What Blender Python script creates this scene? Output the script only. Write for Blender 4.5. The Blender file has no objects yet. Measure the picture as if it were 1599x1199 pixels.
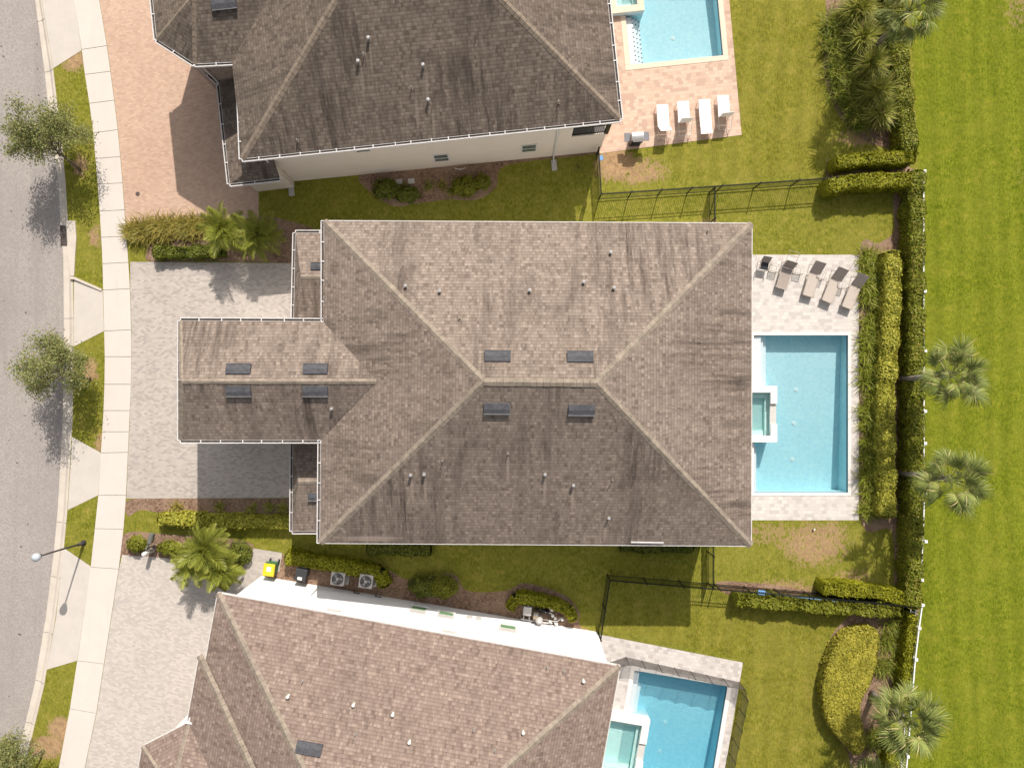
import bpy, bmesh, math, random
import numpy as np
from mathutils import Vector, Matrix
from mathutils.geometry import tessellate_polygon, intersect_ray_tri

random.seed(7)
RNG = np.random.default_rng(7)
SC = bpy.context.scene
COL = SC.collection
R = math.radians

# ------------------------------------------------------------------ survey
# the drone hovers 40 m above the origin looking straight down; W() turns a
# surveyed picture coordinate plus a known height into a point of the place
HC, FPX, CX, CY = 40.0, 1066.0, 799.5, 599.5
def W(px, py, h=0.0):
    k = (HC - h) / FPX
    return Vector(((px - CX) * k, -(py - CY) * k, h))
def ray(px, py):
    return Vector((0, 0, HC)), Vector(((px - CX) / FPX, -(py - CY) / FPX, -1.0))

# ------------------------------------------------------------------ nodes
def new_mat(name):
    m = bpy.data.materials.new(name)
    m.use_nodes = True
    nt = m.node_tree
    for n in list(nt.nodes):
        nt.nodes.remove(n)
    out = nt.nodes.new('ShaderNodeOutputMaterial')
    return m, nt, out

class NT:
    """small helper for wiring node trees"""
    def __init__(s, nt): s.nt = nt
    def put(s, sock, v):
        if isinstance(v, bpy.types.NodeSocket): s.nt.links.new(v, sock)
        elif v is not None:
            if sock.type == 'RGBA' and len(v) == 3: v = (*v, 1)
            sock.default_value = v
    def n(s, t, **kw):
        nd = s.nt.nodes.new('ShaderNode' + t)
        for k, v in kw.items(): setattr(nd, k, v)
        return nd
    def math(s, op, a, b=None, c=None, clamp=False):
        nd = s.n('Math', operation=op, use_clamp=clamp)
        s.put(nd.inputs[0], a)
        if b is not None: s.put(nd.inputs[1], b)
        if c is not None: s.put(nd.inputs[2], c)
        return nd.outputs[0]
    def vec(s, x, y, z=0.0):
        nd = s.n('CombineXYZ')
        for i, v in enumerate((x, y, z)): s.put(nd.inputs[i], v)
        return nd.outputs[0]
    def xyz(s, v):
        nd = s.n('SeparateXYZ'); s.put(nd.inputs[0], v)
        return nd.outputs
    def noise(s, vec, scale, detail=2.0, rough=.55, out=0):
        nd = s.n('TexNoise'); s.put(nd.inputs['Vector'], vec)
        nd.inputs['Scale'].default_value = scale
        nd.inputs['Detail'].default_value = detail
        nd.inputs['Roughness'].default_value = rough
        return nd.outputs[out]
    def white(s, vec):
        nd = s.n('TexWhiteNoise'); s.put(nd.inputs['Vector'], vec)
        return nd.outputs[0]
    def ramp(s, v, lo, hi, a=0.0, b=1.0):
        nd = s.n('MapRange'); s.put(nd.inputs[0], v)
        for i, x in enumerate((lo, hi, a, b)): nd.inputs[i + 1].default_value = x
        return nd.outputs[0]
    def mix(s, f, a, b, mode='MIX'):
        nd = s.n('Mix', data_type='RGBA', blend_type=mode)
        s.put(nd.inputs[0], f); s.put(nd.inputs[6], a); s.put(nd.inputs[7], b)
        return nd.outputs[2]
    def pos(s): return s.n('NewGeometry').outputs['Position']
    def obj(s): return s.n('TexCoord').outputs['Object']
    def uv(s): return s.n('TexCoord').outputs['UV']
    def rot(s, v, a):
        nd = s.n('Mapping'); s.put(nd.inputs[0], v)
        nd.inputs['Rotation'].default_value = (0, 0, a)
        return nd.outputs[0]
    def scl(s, v, x, y, z=1.0):
        nd = s.n('Mapping'); s.put(nd.inputs[0], v)
        nd.inputs['Scale'].default_value = (x, y, z)
        return nd.outputs[0]
    def bump(s, h, strength, dist):
        nd = s.n('Bump'); s.put(nd.inputs['Height'], h)
        nd.inputs['Strength'].default_value = strength
        nd.inputs['Distance'].default_value = dist
        return nd.outputs[0]
    def bsdf(s, col, rough=.8, normal=None, metal=0.0, spec=.3):
        nd = s.n('BsdfPrincipled')
        s.put(nd.inputs['Base Color'], col); s.put(nd.inputs['Roughness'], rough)
        nd.inputs['Metallic'].default_value = metal
        nd.inputs['Specular IOR Level'].default_value = spec
        if normal is not None: s.put(nd.inputs['Normal'], normal)
        return nd.outputs[0]

def plain(name, col, rough=.6, metal=0.0, var=.12, scale=6.0, spec=.3):
    m, nt, out = new_mat(name); t = NT(nt)
    c2 = tuple(x * (1 - var) for x in col)
    f = t.noise(t.pos(), scale, 4, .6)
    c = t.mix(t.ramp(f, .35, .65), c2, col)
    nt.links.new(t.bsdf(c, rough, metal=metal, spec=spec), out.inputs[0])
    return m

def leaf_mat(name, a, b, dry=None, trans=.28, rough=.5):
    m, nt, out = new_mat(name); t = NT(nt)
    g = t.n('NewGeometry')
    rnd = g.outputs['Random Per Island']
    c = t.mix(rnd, a, b)
    big = t.noise(t.pos(), 1.6, 2)
    c = t.mix(t.ramp(big, .35, .68, 0, .45), c, tuple(x * .62 for x in a))
    if dry:
        sel = t.math('GREATER_THAN', t.white(t.vec(rnd, 3.1, 0)), .86)
        c = t.mix(sel, c, dry)
    d = t.bsdf(c, rough, spec=.2)
    tr = t.n('BsdfTranslucent'); t.put(tr.inputs[0], c)
    mx = t.n('MixShader'); mx.inputs[0].default_value = trans
    nt.links.new(d, mx.inputs[1]); nt.links.new(tr.outputs[0], mx.inputs[2])
    nt.links.new(mx.outputs[0], out.inputs[0])
    return m

def patch_mask(t, patches, warp=1.1):
    """worn spots of the turf: soft ellipses with ragged edges"""
    p = t.pos()
    off = t.noise(p, .9, 5, .7, out=1)
    sub = t.n('VectorMath', operation='MULTIPLY_ADD')
    t.put(sub.inputs[0], off); sub.inputs[1].default_value = (warp,) * 3
    t.put(sub.inputs[2], p)
    x, y, z = t.xyz(sub.outputs[0])
    acc = None
    for (px, py, rx, ry, k) in patches:
        c = W(px, py)
        dx = t.math('DIVIDE', t.math('SUBTRACT', x, c.x + warp * .5), rx)
        dy = t.math('DIVIDE', t.math('SUBTRACT', y, c.y + warp * .5), ry)
        d = t.math('ADD', t.math('MULTIPLY', dx, dx), t.math('MULTIPLY', dy, dy))
        v = t.ramp(d, 1.25, .15, 0, k)
        acc = v if acc is None else t.math('MAXIMUM', acc, v)
    return acc

def grass_mat(name, a, b, c, brown, patches=(), stripe=0.0, rot=0.0, dry=.5, period=1.15):
    m, nt, out = new_mat(name); t = NT(nt)
    p = t.pos()
    st = t.scl(t.rot(p, rot), 1.0, .45)
    fine = t.noise(st, 9.0, 5, .75)
    tuft = t.noise(p, 3.2, 4, .65)
    broad = t.noise(p, .42, 6, .68)
    col = t.mix(t.ramp(fine, .37, .63), a, b)
    gap = t.noise(p, 6.5, 3, .7)
    col = t.mix(t.ramp(gap, .60, .72, 0, .6), col, tuple(q * .6 for q in a))
    col = t.mix(t.ramp(tuft, .46, .7, 0, dry), col, c)
    col = t.mix(t.ramp(broad, .40, .64, 0, .5), col, t.mix(.72, a, c))
    thin = t.noise(p, 1.3, 6, .72)
    col = t.mix(t.ramp(thin, .54, .70, 0, .55), col, tuple(q * k for q, k in zip(c, (1.12, 1.0, 1.15))))
    col = t.mix(t.ramp(thin, .46, .30, 0, .5), col, tuple(q * .8 for q in a))
    if stripe:
        x, y, z = t.xyz(t.rot(p, rot))
        wob = t.noise(t.scl(p, .7, .10), 1.0, 5)
        s = t.math('SINE', t.math('ADD', t.math('MULTIPLY', x, 2 * math.pi / period), t.math('MULTIPLY', wob, 11.0)))
        col = t.mix(t.ramp(s, -1, 1, 0, stripe), col, tuple(q * .55 for q in a))
    speck = t.math('GREATER_THAN', t.noise(p, 17, 2, .8), .665)
    col = t.mix(t.math('MULTIPLY', speck, .55), col, tuple(q * 1.5 for q in c))
    if patches:
        mk = patch_mask(t, patches)
        rag = t.ramp(t.math('ADD', t.math('ADD', t.math('MULTIPLY', mk, .72), t.math('MULTIPLY', t.math('SUBTRACT', fine, .5), 1.1)), t.math('MULTIPLY', t.math('SUBTRACT', tuft, .5), 1.5)), .25, .62)
        rag = t.math('MULTIPLY', rag, t.ramp(mk, 0, .3))
        col = t.mix(t.math('MULTIPLY', rag, .92), col, t.mix(t.ramp(tuft, .4, .62), brown, tuple(q * .62 for q in brown)))
    nrm = t.bump(t.noise(st, 15, 4, .8), .85, .07)
    nt.links.new(t.bsdf(col, .95, nrm, spec=.04), out.inputs[0])
    return m

def paver_mat(name, c1, c2, mortar, bw=.21, bh=.105, rot=0.0, stain=(.6, .6, .6), ms=.006, odd=None):
    m, nt, out = new_mat(name); t = NT(nt)
    p = t.rot(t.pos(), rot)
    x, y, z = t.xyz(p)
    row = t.math('FLOOR', t.math('DIVIDE', y, bh))
    sh = t.math('MULTIPLY', t.math('MODULO', t.math('ABSOLUTE', row), 2.0), .5)
    wj = t.math('MULTIPLY', t.white(t.vec(row, 9.0)), .3)
    xx = t.math('ADD', t.math('ADD', t.math('DIVIDE', x, bw), sh), wj)
    ix = t.math('FLOOR', xx)
    rnd = t.white(t.vec(ix, row, 1.0))
    fx = t.math('FRACT', xx); fy = t.math('FRACT', t.math('DIVIDE', y, bh))
    ex = t.math('MINIMUM', fx, t.math('SUBTRACT', 1.0, fx)); ex = t.math('MULTIPLY', ex, bw)
    ey = t.math('MINIMUM', fy, t.math('SUBTRACT', 1.0, fy)); ey = t.math('MULTIPLY', ey, bh)
    e = t.math('MINIMUM', ex, ey)
    joint = t.ramp(e, ms * .5, ms * 1.6, 1, 0)
    col = t.mix(rnd, c1, c2)
    if odd:
        col = t.mix(t.math('GREATER_THAN', t.white(t.vec(row, ix, 7.0)), .8), col, odd)
    gr = t.noise(p, 40, 3, .7)
    col = t.mix(t.ramp(gr, .35, .7, 0, .25), col, tuple(q * .6 for q in c1))
    bigst = t.noise(p, .22, 4, .55)
    col = t.mix(t.ramp(bigst, .45, .7, 0, .4), col, stain, 'MULTIPLY')
    col = t.mix(t.math('MULTIPLY', joint, .75), col, mortar)
    nrm = t.bump(t.math('SUBTRACT', t.math('MULTIPLY', gr, .3), joint), .5, .008)
    nt.links.new(t.bsdf(col, .85, nrm, spec=.2), out.inputs[0])
    return m

def concrete_mat(name, col, dirt=.85, scale=1.0):
    m, nt, out = new_mat(name); t = NT(nt)
    p = t.pos()
    a = t.noise(p, 1.1 * scale, 6, .65); b = t.noise(p, 30, 3, .7); g = t.noise(t.scl(p, 2.4, .35), 1.2, 4)
    c = t.mix(t.ramp(a, .4, .7, 0, .6), col, tuple(q * dirt for q in col))
    c = t.mix(t.ramp(b, .4, .75, 0, .3), c, tuple(q * .75 for q in col))
    c = t.mix(t.ramp(g, .55, .75, 0, .3), c, tuple(q * .8 for q in col))
    nt.links.new(t.bsdf(c, .85, t.bump(b, .25, .004), spec=.2), out.inputs[0])
    return m

def asphalt_mat():
    m, nt, out = new_mat('asphalt'); t = NT(nt)
    p = t.pos()
    v = t.n('TexVoronoi'); t.put(v.inputs['Vector'], p); v.inputs['Scale'].default_value = 14
    agg = v.outputs['Color']
    gx = t.xyz(agg)[0]
    big = t.noise(p, .35, 5, .6)
    c = t.mix(gx, (.265, .238, .22), (.355, .32, .295))
    c = t.mix(t.ramp(big, .38, .68, 0, .5), c, (.262, .236, .22))
    lane = t.noise(t.scl(p, 1.1, .05), 1.0, 4, .6)
    c = t.mix(t.ramp(lane, .5, .68, 0, .3), c, (.20, .18, .168))
    spot = t.math('GREATER_THAN', t.noise(p, 3.1, 1, .3), .785)
    c = t.mix(t.math('MULTIPLY', spot, .8), c, (.08, .07, .07))
    nt.links.new(t.bsdf(c, .9, t.bump(gx, .4, .008), spec=.15), out.inputs[0])
    return m

def shingle_mat(name, cols, streak=.6, streak_col=(.05, .042, .036), lift=1.0, spots=0.0, washed=()):
    """laminated asphalt shingles: courses along the eave, UV in metres"""
    m, nt, out = new_mat(name); t = NT(nt)
    uv = t.uv()
    u, v, _ = t.xyz(uv)
    # hand-laid courses are never ruler straight
    v = t.math('ADD', v, t.math('MULTIPLY', t.math('SUBTRACT', t.noise(t.vec(u, v, 0), .8, 2), .5), .05))
    cv = t.math('DIVIDE', v, .168)
    course = t.math('FLOOR', cv); fv = t.math('FRACT', cv)
    jit = t.math('MULTIPLY', t.white(t.vec(course, 4.0)), 13.0)
    uu = t.math('ADD', t.math('DIVIDE', u, .185), jit)
    tab = t.math('FLOOR', uu); fu = t.math('FRACT', uu)
    rnd = t.white(t.vec(tab, course, 2.0))
    half = t.white(t.vec(t.math('FLOOR', t.math('MULTIPLY', uu, 1.9)), course, 5.0))
    rr = t.n('ValToRGB'); t.put(rr.inputs[0], t.math('ADD', t.math('MULTIPLY', rnd, .5), t.math('MULTIPLY', half, .5)))
    cr = rr.color_ramp; cr.interpolation = 'LINEAR'
    cr.elements[0].color = (*cols[0], 1); cr.elements[1].color = (*cols[-1], 1)
    for i, c in enumerate(cols[1:-1]):
        el = cr.elements.new((i + 1) / (len(cols) - 1)); el.color = (*c, 1)
    col = rr.outputs[0]
    grit = t.noise(t.vec(u, v, 0), 26, 3, .8)
    col = t.mix(t.ramp(grit, .3, .7, 0, .35), col, tuple(q * .5 for q in cols[0]))
    # black algae washed down the slope
    st = t.noise(t.vec(t.math('MULTIPLY', u, 1.9), t.math('MULTIPLY', v, .13), 0), 1.0, 6, .72)
    bg = t.noise(t.vec(u, t.math('MULTIPLY', v, .6), 3.0), .26, 4, .6)
    f = t.math('MULTIPLY', t.ramp(st, .44, .62), t.ramp(bg, .42, .60))
    tabvar = t.ramp(rnd, 0, 1, .65, 1.15)
    col = t.mix(t.math('MULTIPLY', t.math('MULTIPLY', f, tabvar), streak, clamp=True), col, streak_col)
    if spots:
        bl = t.noise(t.vec(u, v, 8.0), .5, 4, .7)
        col = t.mix(t.ramp(bl, .55, .72, 0, spots), col, streak_col)
    if washed:   # rain running off the lead boots keeps thin streaks clean
        mk = patch_mask(t, washed, .06)
        col = t.mix(t.math('MULTIPLY', mk, .55), col, cols[-1])
    gap = t.math('MULTIPLY', t.math('LESS_THAN', fu, .05), t.math('GREATER_THAN', half, .5))
    butt = t.ramp(fv, 0.03, .26, 1, 0)
    col = t.mix(t.math('MULTIPLY', butt, .40), col, (.03, .026, .022))  # course line: gap dirt plus the butt edge's shadow put into the colour
    col = t.mix(t.math('MULTIPLY', gap, .35), col, (.03, .026, .022))
    h = t.math('ADD', t.math('MULTIPLY', t.math('SUBTRACT', 1.0, fv), .75), t.math('MULTIPLY', half, .55))
    h = t.math('ADD', h, t.math('MULTIPLY', grit, .25))
    nt.links.new(t.bsdf(col, .9, t.bump(h, .32 * lift, .02), spec=.15), out.inputs[0])
    return m

# clean streaks: ground-plan position under each boot on the south slopes
def wash(l, z, dx): return [((x - CX) * (HC - z) / HC + CX + dx, (y - CY) * (HC - z) / HC + CY + 21, .085, .85, 1) for x, y in l]
WASH_MAIN = wash([(642, 741), (663, 740), (851, 740), (895, 757), (950, 808), (793, 708)], 7.2, 0)
WASH_UP = wash([(576, 62), (560, 98), (661, 104), (669, 158), (643, 138), (872, 160)], 7.2, 3)
WASH_MAIN.append(((580 - CX) * .853 + CX, (841 - CY) * .853 + CY, 1.5, .17, 1.2))
M = {}
def make_materials():
    M['roof_main'] = shingle_mat('weathered brown shingle', [(.140, .108, .088), (.228, .180, .149), (.282, .226, .187), (.37, .298, .246)], .92, (.062, .048, .040), spots=.3, washed=WASH_MAIN)
    M['roof_upper'] = shingle_mat('sooty brown shingle', [(.09, .07, .056), (.15, .118, .095), (.195, .155, .125), (.25, .205, .165)], .95, (.046, .037, .031), spots=.5, washed=WASH_UP)
    M['roof_lower'] = shingle_mat('clean brown shingle', [(.148, .107, .088), (.232, .171, .142), (.28, .21, .175), (.38, .295, .242)], .2)
    M['cap'] = plain('ridge cap shingle', (.29, .24, .19), .9, var=.35, scale=3.5)
    M['cap_dark'] = plain('dull ridge cap shingle', (.24, .19, .145), .9, var=.35, scale=3.5)
    M['white_paint'] = plain('white gutter paint', (.63, .61, .60), .5, var=.15)
    M['white_wall'] = plain('white stucco', (.83, .82, .83), .9, var=.05, scale=2)
    M['beige_wall'] = plain('beige stucco', (.65, .575, .49), .9, var=.05, scale=.8)
    M['taupe_wall'] = plain('taupe stone cladding', (.33, .255, .215), .9, var=.35, scale=5)
    M['soffit'] = plain('soffit board', (.6, .58, .55), .8)
    M['vent'] = plain('grey vent metal', (.095, .095, .105), .7, 0, var=.35, spec=.15)
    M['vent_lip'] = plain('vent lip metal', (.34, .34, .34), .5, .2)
    M['pipe'] = plain('lead pipe boot', (.36, .36, .37), .5, .2)
    M['white_pipe'] = plain('white plastic pipe', (.66, .65, .63), .5)
    M['dark_gap'] = plain('dark recess', (.16, .15, .145), .9)  # shade of a recess put into this dark colour
    M['asphalt'] = asphalt_mat()
    M['concrete'] = concrete_mat('pale concrete', (.52, .475, .425))
    M['walk'] = concrete_mat('bright pavement concrete', (.575, .525, .475), .92)
    M['kerb'] = concrete_mat('kerb concrete', (.55, .49, .42), .72)
    M['joint'] = plain('pavement joint', (.17, .15, .13), .9)
    M['drive_grey'] = paver_mat('grey drive pavers', (.42, .375, .335), (.51, .455, .405), (.32, .285, .255), stain=(.80, .79, .79), odd=(.37, .335, .305))
    M['drive_pale'] = paver_mat('pale drive pavers', (.45, .405, .365), (.55, .495, .445), (.36, .325, .29), rot=R(11), stain=(.8, .78, .77), odd=(.43, .39, .355))
    M['drive_pink'] = paver_mat('terracotta drive pavers', (.455, .315, .235), (.58, .41, .305), (.36, .25, .19), rot=R(-8), stain=(.8, .72, .7), odd=(.52, .37, .28))
    M['deck_pale'] = paver_mat('pale deck pavers', (.53, .49, .455), (.62, .58, .54), (.44, .405, .37), .28, .2, stain=(.9, .88, .87), odd=(.485, .445, .415))
    M['deck_pale2'] = paver_mat('pale deck pavers turned', (.51, .47, .435), (.61, .565, .525), (.43, .395, .365), .28, .2, rot=R(10), stain=(.85, .83, .82), odd=(.45, .41, .385))
    M['deck_pink'] = paver_mat('terracotta deck pavers', (.52, .37, .28), (.62, .465, .36), (.42, .30, .235), .27, .2, rot=R(-6), stain=(.86, .78, .75), odd=(.47, .33, .255))
    M['coping'] = concrete_mat('white coping stone', (.74, .69, .64), .94)
    M['coping_cream'] = concrete_mat('cream coping stone', (.68, .56, .44), .92)
    br = (.47, .30, .175)
    M['lawn'] = grass_mat('yard turf', (.088, .103, .012), (.238, .234, .028), (.312, .277, .058), br, [
        (960, 255, 1.5, 1.3, 1), (1000, 268, 2.0, 1.0, .8), (1270, 850, 2.4, 1.6, .8), (1200, 835, 2.6, .9, .55), (1330, 905, 1.6, .8, .6),
        (1300, 830, 1.2, .8, .7), (1390, 240, .6, 1.0, .5), (1290, 255, .6, .6, .7), (1345, 215, 1.6, .7, .8),
        (116, 95, .8, .8, .9), (140, 575, .55, .8, 1), (148, 370, .5, .8, .8), (95, 1140, 1.0, .9, 1), (75, 1165, 1.4, .8, 1), (126, 258, .6, .8, .9), (155, 690, .3, .7, .8),
        (250, 845, 1.6, .45, .55), (905, 985, 1.0, .25, .9), (1225, 915, 2.6, .45, .7), (1110, 350, .8, .6, .6), (1150, 195, .8, .5, .3)], rot=R(0), dry=.6)
    M['field'] = grass_mat('mown field', (.075, .110, .006), (.212, .236, .017), (.28, .275, .034), br, [(1590, 20, 1.2, 1.6, .45), (1595, 270, .5, 1.0, .3)], stripe=.22, rot=R(-2), dry=.45, period=1.3)
    M['yard_strip'] = grass_mat('mown yard', (.10, .108, .012), (.256, .241, .030), (.32, .276, .058), br, [], stripe=.18, rot=R(3), dry=.5, period=1.2)
    M['mulch'] = None
    m, nt, out = new_mat('bark mulch'); t = NT(nt); p = t.pos()
    v = t.n('TexVoronoi'); t.put(v.inputs['Vector'], p); v.inputs['Scale'].default_value = 13
    q = t.xyz(v.outputs['Color'])[0]
    c = t.mix(q, (.115, .068, .045), (.30, .20, .14)); c = t.mix(t.ramp(t.noise(p, .9, 4), .42, .66, 0, .6), c, (.34, .235, .16))
    nt.links.new(t.bsdf(c, .95, t.bump(q, .8, .04), spec=.1), out.inputs[0]); M['mulch'] = m
    # water: clear surface, body that absorbs red
    m, nt, out = new_mat('pool water'); t = NT(nt); p = t.pos()
    rip = t.noise(p, 11.0, 3, .6)
    tr = t.n('BsdfTransparent'); tr.inputs[0].default_value = (1, 1, 1, 1)
    gl = t.n('BsdfGlossy'); gl.inputs['Roughness'].default_value = .06; t.put(gl.inputs['Normal'], t.bump(rip, .18, .02))
    fr = t.n('Fresnel'); fr.inputs[0].default_value = 1.33; t.put(fr.inputs['Normal'], t.bump(rip, .18, .02))
    mx = t.n('MixShader'); t.put(mx.inputs[0], fr.outputs[0]); nt.links.new(tr.outputs[0], mx.inputs[1]); nt.links.new(gl.outputs[0], mx.inputs[2])
    nt.links.new(mx.outputs[0], out.inputs[0])
    va = t.n('VolumeAbsorption'); va.inputs[0].default_value = (.12, .72, .82, 1); va.inputs[1].default_value = .22
    nt.links.new(va.outputs[0], out.inputs[1]); M['water'] = m
    m2 = m.copy(); m2.name = 'deeper blue pool water'; M['water_blue'] = m2
    for q in m2.node_tree.nodes:
        if q.type == 'VOLUME_ABSORPTION': q.inputs[0].default_value = (.02, .70, .84, 1); q.inputs[1].default_value = .40
    m, nt, out = new_mat('pool plaster'); t = NT(nt); p = t.pos()
    a = t.noise(p, .75, 6, .7); b = t.noise(p, 5, 5, .85)
    c = t.mix(t.ramp(a, .4, .68, 0, .5), (.71, .84, .85), (.57, .755, .805))
    c = t.mix(t.ramp(b, .44, .58, 0, .6), c, (.50, .70, .77))  # fine mottle stands in for ripple light on the pool floor
    nt.links.new(t.bsdf(c, .8, spec=.2), out.inputs[0]); M['plaster'] = m
    m, nt, out = new_mat('spa plaster'); t = NT(nt); p = t.pos()
    c = t.mix(t.ramp(t.noise(p, 3, 4), .4, .65, 0, .5), (.66, .84, .79), (.58, .78, .74))
    nt.links.new(t.bsdf(c, .8, spec=.2), out.inputs[0]); M['spa_plaster'] = m
    M['step_plaster'] = plain('white step plaster', (.84, .87, .88), .8, var=.06)
    M['gutter_shade'] = plain('gutter shade strip', (.10, .08, .062), .95, var=.5)  # colour of the shade inside the gutters
    M['tile'] = plain('waterline tile', (.10, .17, .22), .25)
    M['step_tile'] = plain('dark step tile', (.03, .07, .11), .3)
    M['black_metal'] = plain('black fence metal', (.013, .015, .012), .45, .2)
    M['white_fence'] = plain('white vinyl', (.80, .80, .79), .45, var=.04)
    m, nt, out = new_mat('safety net'); t = NT(nt)
    d = t.bsdf((.07, .06, .052), .8); tr = t.n('BsdfTransparent'); mx = t.n('MixShader'); mx.inputs[0].default_value = .58
    nt.links.new(tr.outputs[0], mx.inputs[1]); nt.links.new(d, mx.inputs[2]); nt.links.new(mx.outputs[0], out.inputs[0]); M['net'] = m
    # foliage
    M['hedge_dark'] = leaf_mat('dark hedge leaf', (.14, .17, .012), (.32, .335, .038), (.34, .27, .06))
    M['hedge_lime'] = leaf_mat('lime hedge leaf', (.22, .23, .012), (.40, .385, .030))
    M['hedge_yellow'] = leaf_mat('golden hedge leaf', (.36, .355, .035), (.62, .57, .11), (.19, .215, .025))
    M['hedge_soft'] = leaf_mat('kidney hedge leaf', (.34, .31, .036), (.54, .475, .075), (.16, .165, .022))
    M['bush'] = leaf_mat('bush leaf', (.11, .14, .016), (.21, .225, .034))
    M['bush_light'] = leaf_mat('light bush leaf', (.17, .19, .016), (.30, .295, .036))
    M['grassy'] = leaf_mat('strap leaf', (.12, .16, .014), (.29, .31, .045), (.33, .29, .07))
    M['strap'] = leaf_mat('border strap leaf', (.16, .20, .016), (.34, .36, .05), (.38, .36, .09))
    M['gold_grass'] = leaf_mat('golden strap leaf', (.24, .20, .035), (.46, .375, .09), (.16, .16, .024))
    M['spiky'] = leaf_mat('spiky leaf', (.17, .20, .024), (.42, .41, .085), (.38, .32, .10))
    M['frond'] = leaf_mat('sabal frond', (.105, .14, .030), (.31, .345, .10), (.40, .35, .15), trans=.22, rough=.55)
    M['frond_green'] = leaf_mat('feather frond', (.17, .205, .022), (.36, .36, .07), None, trans=.25, rough=.4)
    M['tree_leaf'] = leaf_mat('oak leaf', (.165, .195, .055), (.36, .375, .14), (.28, .23, .10), trans=.3)
    M['bark'] = plain('grey bark', (.17, .135, .11), .9, var=.4, scale=9)
    M['palm_bark'] = plain('palm bark', (.27, .235, .205), .9, var=.45, scale=8)
    M['core'] = plain('core with painted shade', (.028, .033, .009), .95)  # dark colour holds the shade inside hedges and bushes
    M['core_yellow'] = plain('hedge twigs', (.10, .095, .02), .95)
    M['twig'] = plain('dry twig', (.24, .19, .12), .9)
    # furniture
    M['sling_beige'] = plain('beige sling', (.45, .39, .335), .8, var=.05)
    M['sling_brown_and_shade'] = plain('brown sling and shaded back', (.33, .275, .24), .8, var=.1)  # brown fabric; also paints shade on the beige loungers' backs
    M['frame_taupe'] = plain('taupe frame', (.40, .345, .29), .5)
    M['cushion_white'] = plain('white vinyl strap', (.86, .84, .82), .6, var=.03)
    M['frame_white'] = plain('white frame', (.68, .64, .60), .5)
    M['steel'] = plain('grill steel', (.62, .61, .61), .4, .35)
    M['grill_black'] = plain('grill enamel', (.025, .025, .03), .4)
    M['grill_grey'] = plain('grill shelf', (.17, .17, .19), .5)
    m, nt, out = new_mat('table glass'); t = NT(nt)
    d = t.bsdf((.62, .58, .54), .15); tr = t.n('BsdfTransparent'); mx = t.n('MixShader'); mx.inputs[0].default_value = .3
    nt.links.new(tr.outputs[0], mx.inputs[1]); nt.links.new(d, mx.inputs[2]); nt.links.new(mx.outputs[0], out.inputs[0]); M['glass_top'] = m
    M['window'] = plain('window glass', (.10, .13, .115), .08, spec=.6)
    M['window_green'] = plain('green tinted glass', (.16, .30, .15), .1, spec=.5)
    M['yellow'] = plain('yellow bin lid', (.70, .47, .025), .5, var=.03)
    M['bin_green'] = plain('green bin', (.045, .16, .06), .5)
    M['bin_black'] = plain('charcoal bin', (.035, .035, .038), .5)
    M['sticker'] = plain('paper sticker', (.80, .80, .74), .6)
    M['ac_case'] = plain('condenser case', (.44, .42, .40), .5)
    M['ac_fan'] = plain('fan blade', (.07, .08, .10), .4)
    M['lamp_dark'] = plain('bronze lamp metal', (.055, .05, .05), .45, .3)
    M['lamp_glass'] = plain('frosted lamp globe', (.42, .46, .49), .25, var=.03)
    M['blue'] = plain('blue pole', (.17, .34, .62), .35)
    M['mailbox'] = plain('olive grey mailbox', (.155, .155, .135), .5)
    M['equip_grey'] = plain('equipment plastic', (.25, .25, .26), .5)
    M['equip_tan'] = plain('equipment tan', (.26, .22, .16), .6)
    M['copper'] = plain('dark hose', (.05, .045, .04), .6)
    M['iron'] = plain('cast iron', (.10, .075, .065), .8)
    M['stone'] = plain('splash block', (.52, .5, .47), .85)
make_materials()

# ------------------------------------------------------------------ objects
ORG = {}
def tag(o, label, cat, group=None):
    o['label'] = label; o['category'] = cat
    if group: o['group'] = group
    return o
def thing(name, label, cat, loc=(0, 0, 0), rz=0.0, group=None):
    o = bpy.data.objects.new(name, None); COL.objects.link(o)
    o.location = loc; o.rotation_euler = (0, 0, rz); o.empty_display_size = .2
    ORG[o.name] = Vector(loc)
    return tag(o, label, cat, group)

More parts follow.
